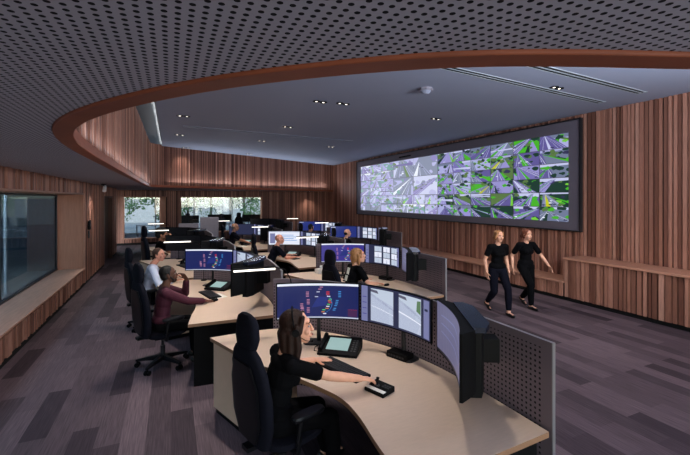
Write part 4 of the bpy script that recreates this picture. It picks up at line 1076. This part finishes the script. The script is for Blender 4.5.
for i, (x, y, h, r, d) in enumerate([(-3.4, 32, 4.5, 1.8, 'leftmost, seen through the tall back window'), (-.6, 30.5, 4.2, 1.5, 'leafy, at right inside the tall back window'), (1.2, 33, 5, 2.0, 'behind the left part of the wide window'), (3.2, 36, 5.5, 2.2, 'rearmost, behind the middle of the wide window'), (5.4, 32, 4.6, 1.9, 'behind the right part of the wide window'), (8.2, 34, 5, 2.2, 'rightmost beyond the wide window')]):
    tree('green garden tree outside, ' + d, x, y, h, r, 40 + i, M['leaf'], 1100, .22)
# courtyard outside the left window
for i, (x, y, h, r, d) in enumerate([(-7.5, 13.0, 4.6, 2.1, 'nearest the window bay end'), (-8.5, 17.5, 5, 2.4, 'farther along the window bay'), (-9.5, 9.0, 5, 2.2, 'towards the near end of the window bay')]):
    tree('blue-green courtyard tree outside the left window, ' + d, x, y, h, r, 60 + i, M['leaf2'], 1100, .34)
t = thing('concrete_seat', 'pale stepped concrete seat in the courtyard outside the left window', 'seat', (-5.6, 13.5, -.02))
MB().box(-.6, .6, -2.5, 2.5, 0, .42).build('lower_step', M['concrete'], t, bevel=.02); MB().box(-1.2, -.6, -2.5, 2.5, 0, .85).build('upper_step', M['concrete'], t, bevel=.02)
for i, (x, y) in enumerate(((-3.9, 8.6), (-3.6, 9.9), (-3.5, 11.4))):  # posts shaped to stand in for pale light streaks reflected in the pane
    t = thing('streak_post', 'slim pale post standing for a reflected streak in the left window, ' + ('nearest', 'middle', 'farthest')[i] + ' of three', 'post', (x, y, -.02), 0, 'streak posts')
    MB().cyl((0, 0, 0), (0, 0, 3.1), .035).build('shaft', M['white'], t, smooth=True); MB().box(-.09, .09, -.09, .09, 0, .02).build('foot_plate', M['greymetal'], t)
t = thing('planter', 'dark square planter in the courtyard outside the left window', 'planter', (-4.2, 11.6, -.02)); MB().box(-.35, .35, -.35, .35, 0, .7).build('tub', M['darkmetal'], t, bevel=.02)
mb = MB(); q = random.Random(5)
for k in range(160):
    a, u = q.uniform(0, 6.28), q.uniform(.1, .5); mb.add([(.1 * math.cos(a), .1 * math.sin(a), .7), (u * math.cos(a) - .03, u * math.sin(a), 1.0 + .5 * q.random()), (u * math.cos(a) + .03, u * math.sin(a), .95 + .5 * q.random())], [(0, 1, 2)])
mb.build('grass_blades', M['leaf2'], t)
struct(MB().box(-13.3, -13, -8, 27.5, -.02, 3.2).build('wall_courtyard', M['greyfabric']))

# ------------------------------------------------------------------ light
def lamp(kind, name, loc, energy, color=(1, 1, 1), rot=(0, 0, 0), **kw):
    l = bpy.data.lights.new(name, kind); l.energy = energy; l.color = color
    for k, v in kw.items(): setattr(l, k, v)
    o = bpy.data.objects.new(name, l); C.objects.link(o); o.location = loc; o.rotation_euler = rot; return o
WARM = (1, .92, .83); COOL = (.80, .89, 1)
for i, (x, y, d) in enumerate(dl): lamp('SPOT', 'downlight_beam', (x, y, ZU - .03), 130 if y < 14 else 30, WARM, spot_size=R(105), spot_blend=.8, shadow_soft_size=.05)
# assumed further lamps of the same run, added without fixtures
for x, y, e in ((1.1, 4.2, 230), (.5, 6.0, 220), (1.7, 2.6, 110), (4.6, 2.4, 90), (6.6, 8.6, 120), (6.6, 2.6, 90)): lamp('SPOT', 'downlight_beam', (x, y, ZU - .03), e, WARM, spot_size=R(80), spot_blend=.8, shadow_soft_size=.06)
lamp('SPOT', 'downlight_beam', (7.1, 20.55, ZL - .03), 60, WARM, spot_size=R(100), spot_blend=.8, shadow_soft_size=.05)
lamp('SPOT', 'spotlight_beam', (-1.68, 12.5, ZL - .23), 60, (1, .95, .9), rot=(R(-22), R(12), 0), spot_size=R(110), spot_blend=.9, shadow_soft_size=.04)
# cove light along the raised strip, washing the cove
lamp('AREA', 'uplight_strip', (-.33, 10.5, 4.34), 24, (1, .97, .93), rot=(R(180), R(40), 0), shape='RECTANGLE', size=.06, size_y=15)
# unseen uplights added just inside the timber ring, brightening the high ceiling
lamp('AREA', 'uplight_strip', (-.60, 9.2, 2.76), 7, COOL, rot=(R(180), R(-40), 0), shape='RECTANGLE', size=.05, size_y=11)
lamp('AREA', 'uplight_strip', (4.6, .50, 2.76), 330, COOL, rot=(R(180 - 48), 0, 0), shape='RECTANGLE', size=4.6, size_y=.05)
lamp('AREA', 'uplight_strip', (3.9, 17.55, 2.76), 75, COOL, rot=(R(180 + 40), 0, math.atan(5 / 8.97)), shape='RECTANGLE', size=9, size_y=.05)
# added lamps: fill behind the viewpoint, boosted sky light at the left bay
lamp('AREA', 'daylight_fill', (3.0, YF - .25, 1.5), 210, (.86, .92, 1), rot=(R(90), 0, 0), shape='RECTANGLE', size=9, size_y=1.9)
lamp('AREA', 'daylight_fill', (-4.6, 6.5, 3.6), 4800, (.84, .92, 1), rot=(0, R(-42), 0), shape='RECTANGLE', size=1.6, size_y=12)
lamp('AREA', 'back_window_fill', (1.2, YB + .75, 2.70), 260, (.88, .94, 1), rot=(R(-52), 0, 0), shape='RECTANGLE', size=6.5, size_y=.25)  # unseen lamp above the window head, added to lighten the far floor
w = bpy.data.worlds.new('sky'); sc.world = w; w.use_nodes = True; nt = w.node_tree; bg = nt.nodes['Background']
sky = nt.nodes.new('ShaderNodeTexSky'); sky.sky_type = 'NISHITA'; sky.sun_disc = False; sky.sun_elevation = R(35); sky.sun_rotation = R(200)
nt.links.new(sky.outputs[0], bg.inputs['Color']); bg.inputs['Strength'].default_value = .52

# ------------------------------------------------------------------ camera: level, lens shifted down
F = 385.; th = math.atan(174 / F)
cd = bpy.data.cameras.new('camera'); cam = bpy.data.objects.new('camera', cd); C.objects.link(cam); sc.camera = cam
cam.location = (0, 0, 2.2); cam.rotation_euler = (R(90), 0, -th)
cd.sensor_fit = 'HORIZONTAL'; cd.sensor_width = 36; cd.lens = 36 * F / 690; cd.shift_y = -(227.5 - 199) / 690; cd.clip_start = .05; cd.clip_end = 200
sc.view_settings.view_transform = 'Standard'; sc.view_settings.look = 'None'; sc.view_settings.gamma = 1; sc.view_settings.exposure = 0
sc.view_settings.use_curve_mapping = False
sc.cycles.use_denoising = True; sc.cycles.max_bounces = 8; sc.cycles.transparent_max_bounces = 12; sc.cycles.sample_clamp_indirect = 6
